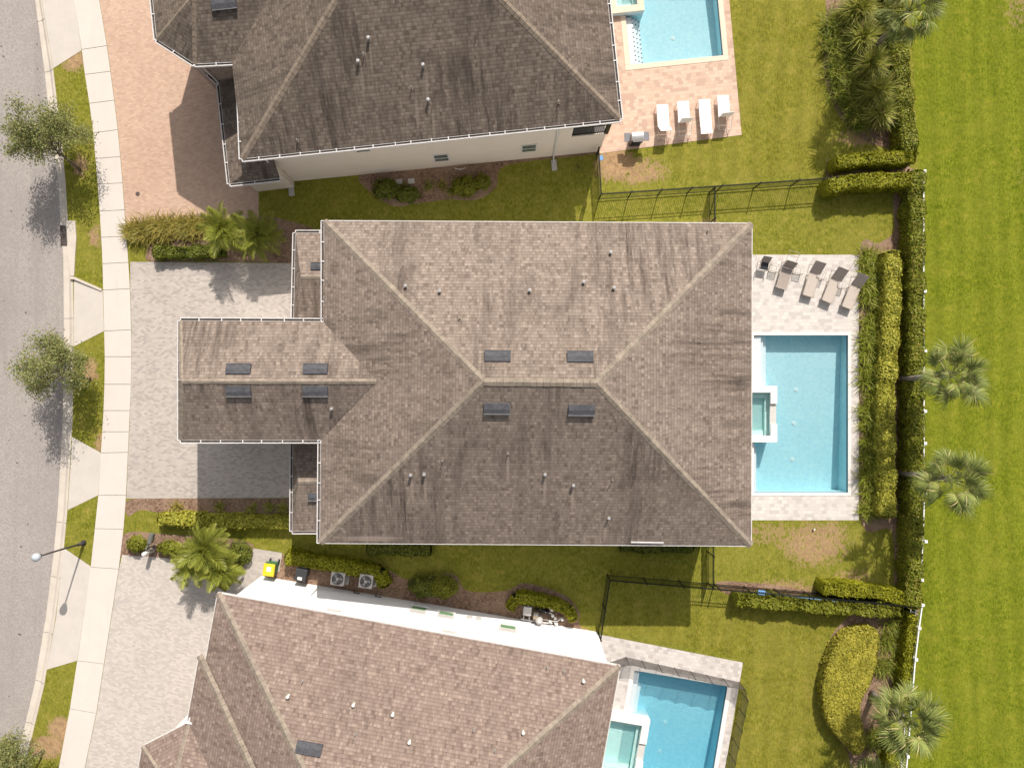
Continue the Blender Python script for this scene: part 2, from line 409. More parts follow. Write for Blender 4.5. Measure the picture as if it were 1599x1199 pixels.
class MB:
    """collects shapes, then links them as one mesh object"""
    def __init__(s): s.v = []; s.f = []
    def add(s, vs, fs):
        b = len(s.v); s.v += [tuple(x) for x in vs]; s.f += [tuple(b + i for i in f) for f in fs]
    def poly(s, vs): s.add(vs, [tuple(range(len(vs)))])
    def box(s, c, size, rz=0.0, rx=0.0, m=None):
        x, y, z = (q / 2 for q in size)
        vs = [Vector(p) for p in ((-x, -y, -z), (x, -y, -z), (x, y, -z), (-x, y, -z), (-x, -y, z), (x, -y, z), (x, y, z), (-x, y, z))]
        mt = m if m is not None else Matrix.Translation(c) @ Matrix.Rotation(rz, 4, 'Z') @ Matrix.Rotation(rx, 4, 'X')
        s.add([mt @ p for p in vs], [(0, 3, 2, 1), (4, 5, 6, 7), (0, 1, 5, 4), (1, 2, 6, 5), (2, 3, 7, 6), (3, 0, 4, 7)])
    def beam(s, a, b, w, h, up=(0, 0, 1)):
        a, b, up = Vector(a), Vector(b), Vector(up)
        d = (b - a).normalized(); sd = d.cross(up)
        if sd.length < 1e-4: sd = d.cross(Vector((1, 0, 0)))
        sd.normalize(); u = sd.cross(d)
        vs = []
        for p in (a, b):
            for i, j in ((-1, -1), (1, -1), (1, 1), (-1, 1)): vs.append(p + sd * (i * w / 2) + u * (j * h / 2))
        s.add(vs, [(0, 3, 2, 1), (4, 5, 6, 7), (0, 1, 5, 4), (1, 2, 6, 5), (2, 3, 7, 6), (3, 0, 4, 7)])
    def tube(s, pts, rad, n=8, caps=True):
        pts = [Vector(p) for p in pts]
        rad = rad if isinstance(rad, (list, tuple)) else [rad] * len(pts)
        vs = []; fs = []
        for i, p in enumerate(pts):
            d = (pts[min(i + 1, len(pts) - 1)] - pts[max(i - 1, 0)]).normalized()
            a = d.orthogonal().normalized() if abs(d.z) > .99 else d.cross(Vector((0, 0, 1))).normalized()
            b = d.cross(a)
            for k in range(n):
                q = 2 * math.pi * k / n
                vs.append(p + (a * math.cos(q) + b * math.sin(q)) * rad[i])
        for i in range(len(pts) - 1):
            for k in range(n):
                fs.append((i * n + k, i * n + (k + 1) % n, (i + 1) * n + (k + 1) % n, (i + 1) * n + k))
        if caps:
            fs.append(tuple(range(n))[::-1]); fs.append(tuple((len(pts) - 1) * n + k for k in range(n)))
        s.add(vs, fs)
    def lathe(s, c, prof, n=16):
        vs = []; fs = []
        for (r, z) in prof:
            for k in range(n):
                q = 2 * math.pi * k / n; vs.append((c[0] + r * math.cos(q), c[1] + r * math.sin(q), c[2] + z))
        for i in range(len(prof) - 1):
            for k in range(n): fs.append((i * n + k, i * n + (k + 1) % n, (i + 1) * n + (k + 1) % n, (i + 1) * n + k))
        fs.append(tuple(range(n))[::-1]); fs.append(tuple((len(prof) - 1) * n + k for k in range(n)))
        s.add(vs, fs)
    def build(s, name, mat, parent=None, local=False, bevel=0.0, smooth=False, uv=None):
        org = Vector((0, 0, 0))
        if parent is not None and not local: org = ORG[parent.name]
        me = bpy.data.meshes.new(name)
        me.from_pydata([(x - org.x, y - org.y, z - org.z) for x, y, z in s.v], [], s.f)
        o = bpy.data.objects.new(name, me); COL.objects.link(o)
        me.materials.append(mat)
        if uv == 'slope': slope_uv(me, org)
        bm = bmesh.new(); bm.from_mesh(me)
        if uv is None: bmesh.ops.recalc_face_normals(bm, faces=bm.faces)
        bm.to_mesh(me); bm.free()
        if smooth:
            for p in me.polygons: p.use_smooth = True
        if parent is not None: o.parent = parent; ORG[o.name] = org if not local else Vector((0, 0, 0))
        if bevel:
            md = o.modifiers.new('bevel', 'BEVEL'); md.width = bevel; md.segments = 2; md.limit_method = 'ANGLE'
        return o

def slope_uv(me, org):
    ul = me.uv_layers.new(name='UVMap')
    for p in me.polygons:
        n = p.normal.copy()
        if n.z < 0: n = -n
        e = Vector((0, 0, 1)).cross(n)
        e = e.normalized() if e.length > 1e-4 else Vector((1, 0, 0))
        sl = n.cross(e)
        k = 7.3 * (abs(round(e.x, 2)) + 3 * round(e.y, 2))
        for li in p.loop_indices:
            c = me.vertices[me.loops[li].vertex_index].co + org
            ul.data[li].uv = (c.dot(e) + k, c.dot(sl) + k * 1.7)

def np_obj(name, V, F, mat, parent=None, org=None, smooth=False):
    """V (n,3) world points, F (m,k) faces of equal size"""
    V = np.asarray(V, dtype=np.float32)
    if parent is not None and org is None: org = ORG[parent.name]
    if org is not None: V = V - np.array(org, dtype=np.float32)
    me = bpy.data.meshes.new(name)
    m, k = F.shape
    me.vertices.add(len(V)); me.vertices.foreach_set('co', V.ravel())
    me.loops.add(m * k); me.loops.foreach_set('vertex_index', F.astype(np.int32).ravel())
    me.polygons.add(m)
    me.polygons.foreach_set('loop_start', np.arange(0, m * k, k, dtype=np.int32))
    me.polygons.foreach_set('loop_total', np.full(m, k, dtype=np.int32))
    if smooth: me.polygons.foreach_set('use_smooth', np.ones(m, dtype=bool))
    me.update(calc_edges=True); me.validate()
    o = bpy.data.objects.new(name, me); COL.objects.link(o); me.materials.append(mat)
    if parent is not None: o.parent = parent; ORG[o.name] = Vector(org)
    return o

def unit(a): return a / np.maximum(np.linalg.norm(a, axis=-1, keepdims=True), 1e-6)
def leaves(P, N, size, aspect=.55, tilt=.7, jitter=.35):
    """one folded diamond leaf per point"""
    n = len(P)
    nn = unit(N + RNG.normal(0, tilt, (n, 3)))
    t = unit(np.cross(nn, RNG.normal(0, 1, (n, 3)))); b = np.cross(nn, t)
    s = size * (1 + RNG.uniform(-jitter, jitter, (n, 1)))
    w = s * aspect
    V = np.stack([P - t * s * .5, P + b * w * .5 + nn * s * .08, P + t * s * .5, P - b * w * .5 + nn * s * .08], 1).reshape(-1, 3)
    F = np.arange(4 * n).reshape(n, 4)
    return V, F

def blades(base, az, e0, e1, length, width, seg=4):
    """narrow arching strap leaves; e0/e1 elevation at root and tip"""
    n = len(az); t = np.linspace(0, 1, seg + 1)
    el = e0[:, None] + (e1 - e0)[:, None] * t[None, :]
    step = (length / seg)[:, None]
    dh = np.cumsum(np.cos(el[:, :-1]) * step, 1); dz = np.cumsum(np.sin(el[:, :-1]) * step, 1)
    dh = np.concatenate([np.zeros((n, 1)), dh], 1); dz = np.concatenate([np.zeros((n, 1)), dz], 1)
    d = np.stack([np.cos(az), np.sin(az), np.zeros(n)], 1); sd = np.stack([-np.sin(az), np.cos(az), np.zeros(n)], 1)
    C = base[:, None, :] + d[:, None, :] * dh[:, :, None]; C[:, :, 2] += dz
    w = width[:, None] * np.array([.7, 1.0, .85, .55, .08])[None, :seg + 1] if seg == 4 else width[:, None] * np.linspace(1, .1, seg + 1)[None]
    L = C + sd[:, None, :] * w[:, :, None] / 2; Rr = C - sd[:, None, :] * w[:, :, None] / 2
    V = np.stack([L, Rr], 2).reshape(-1, 3)
    k = 2 * (seg + 1); idx = np.arange(n)[:, None] * k
    F = np.concatenate([idx + np.array([2 * i, 2 * i + 1, 2 * i + 3, 2 * i + 2])[None] for i in range(seg)], 0)
    return V, F

# ------------------------------------------------------------------ setting
def sheet(name, poly, z, mat, holes=(), kind='structure'):
    loops = [[Vector((p.x, p.y, 0)) for p in poly]] + [[Vector((p.x, p.y, 0)) for p in h] for h in holes]
    tris = tessellate_polygon(loops)
    flat = [p for l in loops for p in l]
    me = bpy.data.meshes.new(name)
    me.from_pydata([(p.x, p.y, z) for p in flat], [], [tuple(t) for t in tris])
    bm = bmesh.new(); bm.from_mesh(me)
    for f in bm.faces:
        if f.normal.z < 0: f.normal_flip()
    bm.to_mesh(me); bm.free()
    o = bpy.data.objects.new(name, me); COL.objects.link(o); me.materials.append(mat)
    o['kind'] = kind
    return o
def pts(l, h=0.0): return [W(x, y, h) for x, y in l]
def smooth_poly(l, n=6):
    """closed Catmull-Rom through picture points"""
    r = []; k = len(l)
    for i in range(k):
        p0, p1, p2, p3 = (Vector(l[(i + j - 1) % k]) for j in range(4))
        for q in range(n):
            t = q / n
            r.append(.5 * ((2 * p1) + (p2 - p0) * t + (2 * p0 - 5 * p1 + 4 * p2 - p3) * t * t + (3 * p1 - p0 - 3 * p2 + p3) * t ** 3))
    return [(p.x, p.y) for p in r]

# pools are cut out of the ground
POOL = {'main': [(1177, 523.5), (1324, 523.5), (1324, 769), (1177, 769)],
        'upper': [(966, -90), (1111, -105), (1129, 87), (984, 102)],
        'lower': [(991, 1046), (1136, 1071), (1106, 1250), (961, 1225)]}
def grow(poly, d):
    c = sum((Vector((p.x, p.y, 0)) for p in poly), Vector()) / len(poly)
    out = []
    for i, p in enumerate(poly):
        a = (poly[i - 1] - p).normalized(); b = (poly[(i + 1) % len(poly)] - p).normalized()
        out.append(p - (a + b) * d)
    return out
SPA_CUT = {'main': (-.95, 3.05, 6.15), 'upper': (-.85, .87, 4.23), 'lower': (-2.2, 2.62, 6.13)}
def pool_hole(k):
    a, b, c, d = grow(pts(POOL[k]), .12)
    p0, p1, _, p3 = pts(POOL[k]); ex = (p1 - p0).normalized(); ey = (p3 - p0).normalized()
    x0, y0, y1 = SPA_CUT[k]; at = lambda x, y: p0 + ex * x + ey * y
    return [a, b, c, d, at(-.1, y1), at(x0, y1), at(x0, y0), at(-.1, y0)]
HOLES = {k: pool_hole(k) for k in POOL}

KERB_OUT = [(36, -120), (53, 0), (68, 113), (72, 150), (82, 225), (90, 290), (93, 353), (97, 400), (98, 500), (98.5, 560), (96, 653), (92, 733), (88, 800), (82, 864), (70, 962), (52, 1070), (38, 1129), (22, 1199), (-10, 1330)]
KERB_IN = [(48, -120), (65, 0), (83, 107), (88, 150), (97, 225), (103, 290), (106, 347), (113, 400), (115, 500), (115, 560), (113.5, 653), (109, 733), (105, 800), (99, 864), (87, 962), (69, 1070), (55, 1129), (38, 1199), (6, 1330)]
WALK_L = [(98, -110), (116, 0), (128, 78), (133, 117), (140, 162), (146, 208), (149.5, 248), (153, 288), (156, 330), (158.5, 371), (160.5, 412), (161.5, 453), (163, 517), (164, 557), (163.5, 600), (162, 641), (160, 674), (158, 707), (154, 773), (148.5, 825), (142, 885), (121, 1031), (109.5, 1106), (92, 1199), (68, 1310)]
WALK_R = [(137, -115), (155, 0), (167, 72), (172.5, 112), (178.5, 157), (184, 203), (188, 245), (191.5, 286), (194.5, 328), (197.5, 369), (200.5, 410), (203, 451), (205, 515), (205, 557), (204.5, 600), (203, 641), (201.5, 674), (200, 706), (197, 773), (193, 826), (185.5, 888), (162.5, 1036), (150.5, 1113), (131, 1205), (108, 1318)]

def build_ground():
    ki = pts(KERB_IN); ko = pts(KERB_OUT)
    far = 600.0
    sheet('lawn', [Vector((ki[0].x, far, 0))] + ki + [Vector((ki[-1].x, -far, 0)), Vector((far, -far, 0)), Vector((far, far, 0))], 0.0, M['lawn'], HOLES.values())
    far_kerb = [p + Vector((-9.0, 0, 0)) for p in ko]
    sheet('road', [Vector((ko[0].x, far, 0))] + ko + [Vector((ko[-1].x, -far, 0)), Vector((far_kerb[-1].x, -far, 0))] + far_kerb[::-1] + [Vector((far_kerb[0].x, far, 0))], -.10, M['asphalt'])
    sheet('far_lawn', [Vector((far_kerb[0].x, far, 0))] + far_kerb + [Vector((far_kerb[-1].x, -far, 0)), Vector((-far, -far, 0)), Vector((-far, far, 0))], 0.0, M['lawn'])
    sheet('subsoil', [Vector((-far, -far, 0)), Vector((far, -far, 0)), Vector((far, far, 0)), Vector((-far, far, 0))], -6.0, M['mulch'])
    # kerb: gutter pan that dips, then rolls up to the verge
    mb = MB(); prof = [(0, -.10), (.04, -.094), (.52, -.105), (.66, -.06), (.80, .004), (.97, .018), (1.0, .0)]
    rings = [[o.lerp(i, f) + Vector((0, 0, z)) for f, z in prof] for o, i in zip(ko, ki)]
    for a, b in zip(rings, rings[1:]):
        for j in range(len(prof) - 1): mb.add([a[j], a[j + 1], b[j + 1], b[j]], [(0, 1, 2, 3)])
    o = mb.build('kerb', M['kerb']); o['kind'] = 'structure'
    mb = MB()
    for (y0, x0, y1, x1) in ((112, 68, 109, 83), (33, 55.5, 30, 70), (497, 98, 497, 115), (660, 96, 660, 113), (815, 87, 817, 104), (900, 78, 903, 95), (987, 66, 990, 83), (1062, 53, 1067, 69), (1128, 38, 1131, 55), (230, 83, 228, 97), (587, 98, 587, 115)):
        a, b = W(x0, y0), W(x1, y1)
        rr = [a.lerp(b, f) + Vector((0, 0, z + .004)) for f, z in prof]
        for p, q in zip(rr, rr[1:]): mb.beam(p, q, .025, .004)
    o = mb.build('kerb_joints', M['joint']); o['kind'] = 'structure'
    # pavement: separate slabs on a dark bed
    sheet('pavement_bed', pts(WALK_L) + pts(WALK_R)[::-1], .004, M['joint'])
    mb = MB()
    L, Rr = pts(WALK_L), pts(WALK_R)
    for i in range(len(L) - 1):
        a, b, c, d = L[i], Rr[i], Rr[i + 1], L[i + 1]
        u = (d - a).normalized() * .014; w = (c - b).normalized() * .014
        q = [a + u, b + w, c - w, d - u]
        mb.add([p + Vector((0, 0, .0)) for p in q] + [p + Vector((0, 0, .022)) for p in q], [(4, 5, 6, 7), (0, 1, 5, 4), (1, 2, 6, 5), (2, 3, 7, 6), (3, 0, 4, 7)])
    o = mb.build('pavement', M['walk']); o['kind'] = 'structure'
    # aprons crossing the verge
    for ap in ([(65.5, 0), (83.5, 107), (127.5, 79), (116, 1), (98, -110), (48, -120)], [(115.5, 434), (160.5, 453.5), (162.5, 517), (115.5, 541)],
               [(113, 682), (158, 707), (153.5, 773), (106, 796)], [(99.5, 855), (142, 884), (120.5, 1031), (73, 1045), (88, 962)]):
        sheet('driveway_apron', pts(ap), .010, M['concrete'])
    # drives
    sheet('driveway', pts([(203.5, 409), (300, 410), (452, 411), (560, 411), (560, 775), (455, 777), (197.5, 778), (200.5, 706), (203.5, 641), (205, 557), (205.5, 515), (203.5, 451)]), .008, M['drive_grey'])
    sheet('driveway_pink', pts([(136, -115), (155.5, 0), (167.5, 72), (173, 112), (179, 157), (184.5, 203), (188.5, 245), (192, 286), (195, 328), (197, 352), (330, 345), (404, 340), (404, 280), (480, 200), (460, -115)]), .008, M['drive_pink'])
    sheet('driveway_pale', pts([(191, 866), (262, 871), (300, 890), (352, 924), (368, 905), (380, 880), (396, 856), (441, 863), (436, 892), (412, 898), (420, 960), (400, 1280), (113, 1300), (131.5, 1205), (151, 1113), (163, 1036), (186, 888)]), .008, M['drive_pale'])
    sheet('deck', pts([(1080, 398), (1341, 398), (1341, 812), (1080, 812)]), .010, M['deck_pale'], [HOLES['main']])
    sheet('deck_pink', pts([(936, 240), (1158, 211), (1125, -150), (880, -150)]), .010, M['deck_pink'], [HOLES['upper']])
    sheet('deck_lower', pts([(925, 988), (1160, 1034), (1117, 1290), (860, 1260)]), .010, M['deck_pale2'], [HOLES['lower']])
    # the open field and the mown back yards
    sheet('field', pts([(1421, -130), (1424, 60), (1432, 220), (1436, 300), (1437, 600), (1435, 930), (1424, 1020), (1412, 1120), (1396, 1330)]) + [Vector((200, -27, 0)), Vector((200, 27, 0))], .004, M['field'])
    sheet('upper_yard', pts([(1125, -130), (1156, 214), (1040, 232), (1060, 282), (1290, 272), (1290, 215), (1285, -130)]), .004, M['yard_strip'])
    sheet('lower_yard', pts([(950, 978), (1162, 1030), (1120, 1300), (1292, 1300), (1276, 1100), (1284, 1000), (1320, 962), (1140, 945), (960, 935)]), .004, M['yard_strip'])
    # planting beds
    bed = lambda name, l, n=5: sheet(name, pts(smooth_poly(l, n)), .007, M['mulch'])
    bed('back_bed', [(1342, 392), (1372, 380), (1396, 360), (1396, 306), (1432, 280), (1436, 600), (1436, 935), (1398, 940), (1393, 830), (1345, 815), (1342, 600)])
    bed('corner_bed', [(1298, -60), (1290, 40), (1287, 110), (1302, 165), (1330, 205), (1362, 225), (1400, 238), (1300, 250), (1296, 290), (1330, 290), (1416, 285), (1408, 150), (1398, 60), (1390, -60)])
    bed('kidney_bed', [(1330, 960), (1300, 990), (1286, 1030), (1284, 1090), (1300, 1140), (1325, 1178), (1335, 1240), (1395, 1240), (1412, 1090), (1425, 1000), (1430, 950), (1380, 950)])
    bed('drive_bed', [(198, 782), (240, 777), (330, 778), (440, 778), (520, 780), (520, 812), (455, 815), (370, 806), (280, 806), (222, 796), (200, 806)])
    bed('hedge_bed', [(190, 842), (205, 830), (262, 834), (330, 838), (395, 850), (380, 885), (345, 905), (280, 880), (190, 870)])
    bed('side_bed', [(438, 868), (500, 872), (600, 888), (640, 905), (705, 895), (730, 922), (790, 922), (820, 910), (880, 928), (905, 955), (905, 975), (930, 1010), (860, 1000), (640, 950), (440, 910)])
    bed('wall_bed', [(560, 275), (578, 300), (615, 322), (650, 318), (700, 312), (745, 312), (775, 292), (792, 258), (930, 240), (900, 225), (600, 255)])
    bed('front_bed', [(196, 354), (300, 348), (404, 338), (450, 345), (500, 365), (500, 408), (400, 409), (300, 408), (232, 408), (228, 385), (198, 374)])
    bed('fence_bed', [(1120, 908), (1200, 912), (1290, 925), (1420, 940), (1420, 958), (1290, 946), (1150, 932)])
build_ground()

# ------------------------------------------------------------------ roofs and houses
PITCH, EAVE = .415, 5.74
def up(p, z): return Vector((p.x, p.y, z))
ROOF_TRIS = []
def roof_part(house, name, faces, mat, thick=.16):
    mb = MB()
    for f in faces:
        mb.poly(f)
        for i in range(1, len(f) - 1): ROOF_TRIS.append((f[0], f[i], f[i + 1]))
    o = mb.build(name, mat, house, uv='slope')
    return o
def roof_at(px, py):
    o, d = ray(px, py); best = None
    for a, b, c in ROOF_TRIS:
        h = intersect_ray_tri(a, b, c, d, o, True)
        if h and (best is None or h.z > best[0].z): best = (h, (b - a).cross(c - a).normalized())
    if best is None: return None, None
    n = best[1]
    return best[0], (n if n.z > 0 else -n)
def caps(roof, lines, mat, w=.36):
    mb = MB()
    for a, b in lines:
        d = (b - a).normalized(); L = (b - a).length; sd = d.cross(Vector((0, 0, 1))).normalized(); upv = sd.cross(d)
        n = max(1, int(L / .30)); drop = w * .16
        for i in range(n):
            p = a + d * (L * i / n); q = a + d * (L * (i + 1) / n - .012)
            l0, l1 = .022, .012
            ww = w * random.uniform(.95, 1.05) / 2
            mb.add([p + sd * ww - upv * (drop - l0), p + upv * (l0 + .012), p - sd * ww - upv * (drop - l0),
                    q + sd * ww - upv * (drop - l1), q + upv * (l1 + .012), q - sd * ww - upv * (drop - l1)],
                   [(0, 1, 4, 3), (1, 2, 5, 4), (0, 2, 1), (0, 3, 5, 2)])
    mb.build('ridge_cap', mat, roof)
def gutter(house, a, b, out, ends=True):
    """white K-gutter with strap hangers along an eave"""
    a = a.copy(); b = b.copy(); d = (b - a).normalized(); L = (b - a).length; mb = MB()
    Z = Vector((0, 0, 1)); w = .135
    mb.beam(a + out * .012 - Z * .055, b + out * .012 - Z * .055, .016, .11)
    mb.beam(a + out * (w / 2) - Z * .117, b + out * (w / 2) - Z * .117, w, .014)
    mb.beam(a + out * (w + .012) - Z * .052, b + out * (w + .012) - Z * .052, .045, .12)
    n = max(2, int(L / .95))
    for i in range(n + 1):
        p = a + d * (L * (i + random.uniform(-.12, .12) * (0 < i < n)) / n)
        mb.beam(p - out * .02 + Z * .012, p + out * (w + .02) + Z * .012, .05, .012)
    for p in (a, b): mb.beam(p + out * .01 - Z * .055, p + out * w - Z * .055, .03, .11)
    o = mb.build('gutter', M['white_paint'], house)
    mb = MB(); mb.beam(a + out * (w / 2 + .005) - Z * .07, b + out * (w / 2 + .005) - Z * .07, w - .035, .05); mb.build('shade_strip', M['gutter_shade'], o)  # dark strip stands in for the shade inside the gutter
def drip(house, a, b, out, mat=None):
    mb = MB(); mb.beam(a + out * .02 - Vector((0, 0, .09)), b + out * .02 - Vector((0, 0, .09)), .04, .16)
    mb.build('fascia', mat or M['white_paint'], house)
def wall_prism(house, poly, z0, z1, mat, name='wall'):
    mb = MB(); n = len(poly)
    mb.add([up(p, z0) for p in poly] + [up(p, z1) for p in poly], [(i, (i + 1) % n, n + (i + 1) % n, n + i) for i in range(n)] + [tuple(range(n, 2 * n))])
    return mb.build(name, mat, house)
def soffit(house, poly, z):
    mb = MB(); mb.poly([up(p, z) for p in poly]); mb.build('soffit', M['soffit'], house)

def off_ridge_vent(house, px, py, length=1.2, depth=.5, rz=None, big=True):
    p, n = roof_at(px, py)
    e = Vector((0, 0, 1)).cross(n).normalized(); s = n.cross(e)
    mt = Matrix((( e.x, s.x, n.x, p.x), (e.y, s.y, n.y, p.y), (e.z, s.z, n.z, p.z), (0, 0, 0, 1)))
    mb = MB(); x, y = length / 2, depth / 2; h0, h1 = .15, .07
    vs = [(-x, -y, .0), (x, -y, 0), (x, y, 0), (-x, y, 0), (-x, -y, h0), (x, -y, h0), (x, y, h1), (-x, y, h1), (-x, 0, h0 * .95), (x, 0, h0 * .95)]
    mb.add([mt @ Vector(v) for v in vs], [(4, 5, 9, 8), (8, 9, 6, 7), (0, 1, 5, 4), (1, 2, 6, 9, 5), (2, 3, 7, 6), (3, 0, 4, 8, 7), (0, 3, 2, 1)])
    o = mb.build('roof_vent', M['vent'], house)
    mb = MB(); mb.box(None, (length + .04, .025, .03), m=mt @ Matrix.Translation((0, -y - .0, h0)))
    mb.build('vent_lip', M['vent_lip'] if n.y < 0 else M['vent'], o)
def vent_pipe(house, px, py, thin=False, white=False):
    p, n = roof_at(px, py)
    if p is None: return
    mb = MB(); r, h = (.026, .24) if thin else (.062, .22)
    mb.tube([p - Vector((0, 0, .1)), p + Vector((0, 0, h))], r, 10)
    if not thin: mb.lathe(p + Vector((0, 0, h)), [(r + .018, -.03), (r + .018, .005), (r * .8, .012)], 10)
    e = Vector((0, 0, 1)).cross(n).normalized(); s = n.cross(e)
    mt = Matrix(((e.x, s.x, n.x, p.x), (e.y, s.y, n.y, p.y), (e.z, s.z, n.z, p.z), (0, 0, 0, 1)))
    o = mb.build('vent_pipe', M['white_pipe'] if white else M['pipe'], house)
    mb = MB(); mb.box(None, (.22 if not thin else .14, .28 if not thin else .18, .012), m=mt @ Matrix.Translation((0, 0, .008)))
    mb.build('flashing', M['cap_dark'], o)

def hip(corners, z=EAVE, pitch=PITCH):
    """corners a,b,c,d of a rectangle, a-b along the long eave; returns faces and hip lines"""
    a, b, c, d = corners; e = (b - a).normalized(); n = (d - a).normalized(); half = (d - a).length / 2
    r1 = up((a + d) / 2 + e * half, z + half * pitch); r2 = up((b + c) / 2 - e * half, z + half * pitch)
    return [[a, b, r2, r1], [c, d, r1, r2], [d, a, r1], [b, c, r2]], [(a, r1), (d, r1), (b, r2), (c, r2), (r1, r2)]

def main_house():
    h = thing('hip_roof_house', 'middle house with a large streaked brown hip roof and a garage wing', 'house', W(690, 600))
    tl, tr, br, bl = W(506, 345, EAVE), W(1174, 349, EAVE), W(1173, 852, EAVE), W(499.5, 847.5, EAVE)
    f, l = hip([tl, tr, br, bl])
    # ridge ends as surveyed
    r1, r2 = W(755, 596, 9.1), W(932, 598, 9.1)
    faces = [[tl, tr, r2, r1], [br, bl, r1, r2], [bl, tl, r1], [tr, br, r2]]
    # front wing: Dutch gable end over the garage
    wtl, wbl = W(282, 501, EAVE), W(282, 687, EAVE)
    wtr, wbr = W(506, 502, EAVE), W(501, 687, EAVE)
    ri, ro = W(588, 595.5, 6.98), W(283.5, 595, 6.98)
    wf = [[wtl, wtr, ri, ro], [wbr, wbl, ro, ri], [wbl, wtl, ro]]
    rf = roof_part(h, 'roof', faces, M['roof_main'])
    caps(rf, [(tl, r1), (bl, r1), (tr, r2), (br, r2), (r1, r2)], M['cap'])
    wr = roof_part(h, 'wing_roof', wf, M['roof_main'])
    caps(wr, [(ro, ri), (wbl, ro), (wtl, ro)], M['cap'], .26)
    # porch roofs under the main eave
    zp = 3.2
    def porch(t_, b_, xl, ry, name):
        a, b = W(xl[0], t_, zp), W(xl[1], b_, zp)
        xi = -9.0
        c, d = Vector((xi, b.y, zp)), Vector((xi, a.y, zp))
        zr = zp + .30 * abs(a.y - b.y) / 2
        q = W(xl[0] + 8, ry, zr); qi = Vector((xi, q.y, zr))
        o = roof_part(h, name, [[a, d, qi, q], [c, b, q, qi], [b, a, q]], M['roof_main'])
        caps(o, [(q, qi)], M['cap'], .24)
        return a, b, c, d
    a, b, c, d = porch(364, 507, (461.5, 458.5), 432, 'porch_roof')
    L, U, D = Vector((-1, 0, 0)), Vector((0, 1, 0)), Vector((0, -1, 0))
    gutter(h, a, b, L); gutter(h, a, d, U)
    wall_prism(h, [Vector((a.x + .4, a.y - .4, 0)), Vector((-9, a.y - .4, 0)), Vector((-9, b.y + .1, 0)), Vector((a.x + .4, b.y + .1, 0))], 0, zp - .05, M['white_wall'], 'porch_wall')
    soffit(h, [a, b, c, d], zp - .05)
    a, b, c, d = porch(686, 829, (457.5, 456.5), 752, 'porch_roof')
    gutter(h, a, b, L); gutter(h, b, c, D)
    wall_prism(h, [Vector((a.x + .4, a.y - .1, 0)), Vector((-9, a.y - .1, 0)), Vector((-9, b.y + .4, 0)), Vector((a.x + .4, b.y + .4, 0))], 0, zp - .05, M['white_wall'], 'porch_wall')
    soffit(h, [a, b, c, d], zp - .05)
    gutter(h, tl, wtr, L); gutter(h, wtl, wtr, U); gutter(h, wbl, wtl, L); gutter(h, wbl, wbr, D); gutter(h, wbr, bl, L)
    drip(h, bl, br, D); drip(h, tl, tr, U, M['soffit']); drip(h, tr, br, -L, M['soffit'])
    soffit(h, [tl, tr, br, bl], EAVE - .17); soffit(h, [wtl, wtr, wbr, wbl], EAVE - .175)
    i = .45
    wall_prism(h, [bl + Vector((i, i, 0)), br + Vector((-i, i, 0)), tr + Vector((-i, -i, 0)), tl + Vector((i, -i, 0))], 0, EAVE - .18, M['white_wall'])
    wall_prism(h, [wbl + Vector((i, i, 0)), wbr + Vector((.8, i, 0)), wtr + Vector((.8, -i, 0)), wtl + Vector((i, -i, 0))], 0, EAVE - .185, M['white_wall'], 'wing_wall')
    for p in ((777, 557), (906, 558), (776, 637), (908, 639), (373, 577), (493, 577), (373, 610), (493, 610)): off_ridge_vent(h, *p)
    off_ridge_vent(h, 499, 417, .9, .38); off_ridge_vent(h, 495, 775, .9, .38)
    for p in ((634, 447), (687, 455), (827, 454), (911, 441), (953, 395), (958, 450), (642, 741), (663, 740), (851, 740), (895, 757), (950, 808), (519, 638)): vent_pipe(h, *p)
    for p in ((718, 497), (691, 719), (793, 708), (956, 749), (1104, 361)): vent_pipe(h, *p, thin=True)
    # replaced shingles near the wing valley
    mb = MB()
    p, n = roof_at(613, 697); q, _ = roof_at(613, 680)
    mb.beam(p + n * .012, q + n * .012, .12, .014, up=n); mb.build('shingle_patch', M['cap'], h)
    # white gutter lying along the lower slope
    p, n = roof_at(985, 846); q, _ = roof_at(1036, 847)
    mb = MB(); mb.beam(p + n * .03, q + n * .03, .07, .05, up=n); mb.build('snow_guard', M['white_paint'], h)
    # windows and doors the other views would meet
    def win(c, w, ht, face):
        mb = MB(); ax = Vector((1, 0, 0)) if abs(face.y) > .5 else Vector((0, 1, 0))
        sz = (w + .14, .05, ht + .14) if abs(face.y) > .5 else (.05, w + .14, ht + .14)
        mb.box(c + face * .012, sz); o = mb.build('window', M['white_paint'], h)
        sz = (w, .03, ht) if abs(face.y) > .5 else (.03, w, ht)
        mb = MB(); mb.box(c + face * .035, sz); mb.build('pane', M['window'], o)
    yb = lambda x: bl.y + i + (br.y - bl.y) * (x - bl.x) / (br.x - bl.x)
    for x in (-6, -1.5, 3.5, 8): win(Vector((x, yb(x), 1.6)), 1.0, 1.3, D); win(Vector((x, yb(x), 4.2)), 1.0, 1.2, D)
    yt = lambda x: tl.y - i + (tr.y - tl.y) * (x - tl.x) / (tr.x - tl.x)
    for x in (-5, 1, 6): win(Vector((x, yt(x), 1.6)), 1.0, 1.3, U); win(Vector((x, yt(x), 4.2)), 1.0, 1.2, U)
    xr = tr.x - i
    for y in (-5, 5): win(Vector((xr, y, 4.2)), 1.4, 1.3, -L)
    win(Vector((xr, -2.0, 1.15)), 3.2, 2.1, -L); win(Vector((xr, 3.5, 1.15)), 2.0, 2.1, -L)
    xg = wtl.x + i
    mb = MB(); mb.box(Vector((xg - .012, 0, 1.15)), (.05, 4.6, 2.3)); g = mb.build('garage_door', M['white_paint'], h)
    win(Vector((xg, 0, 4.2)), 1.4, 1.2, L)

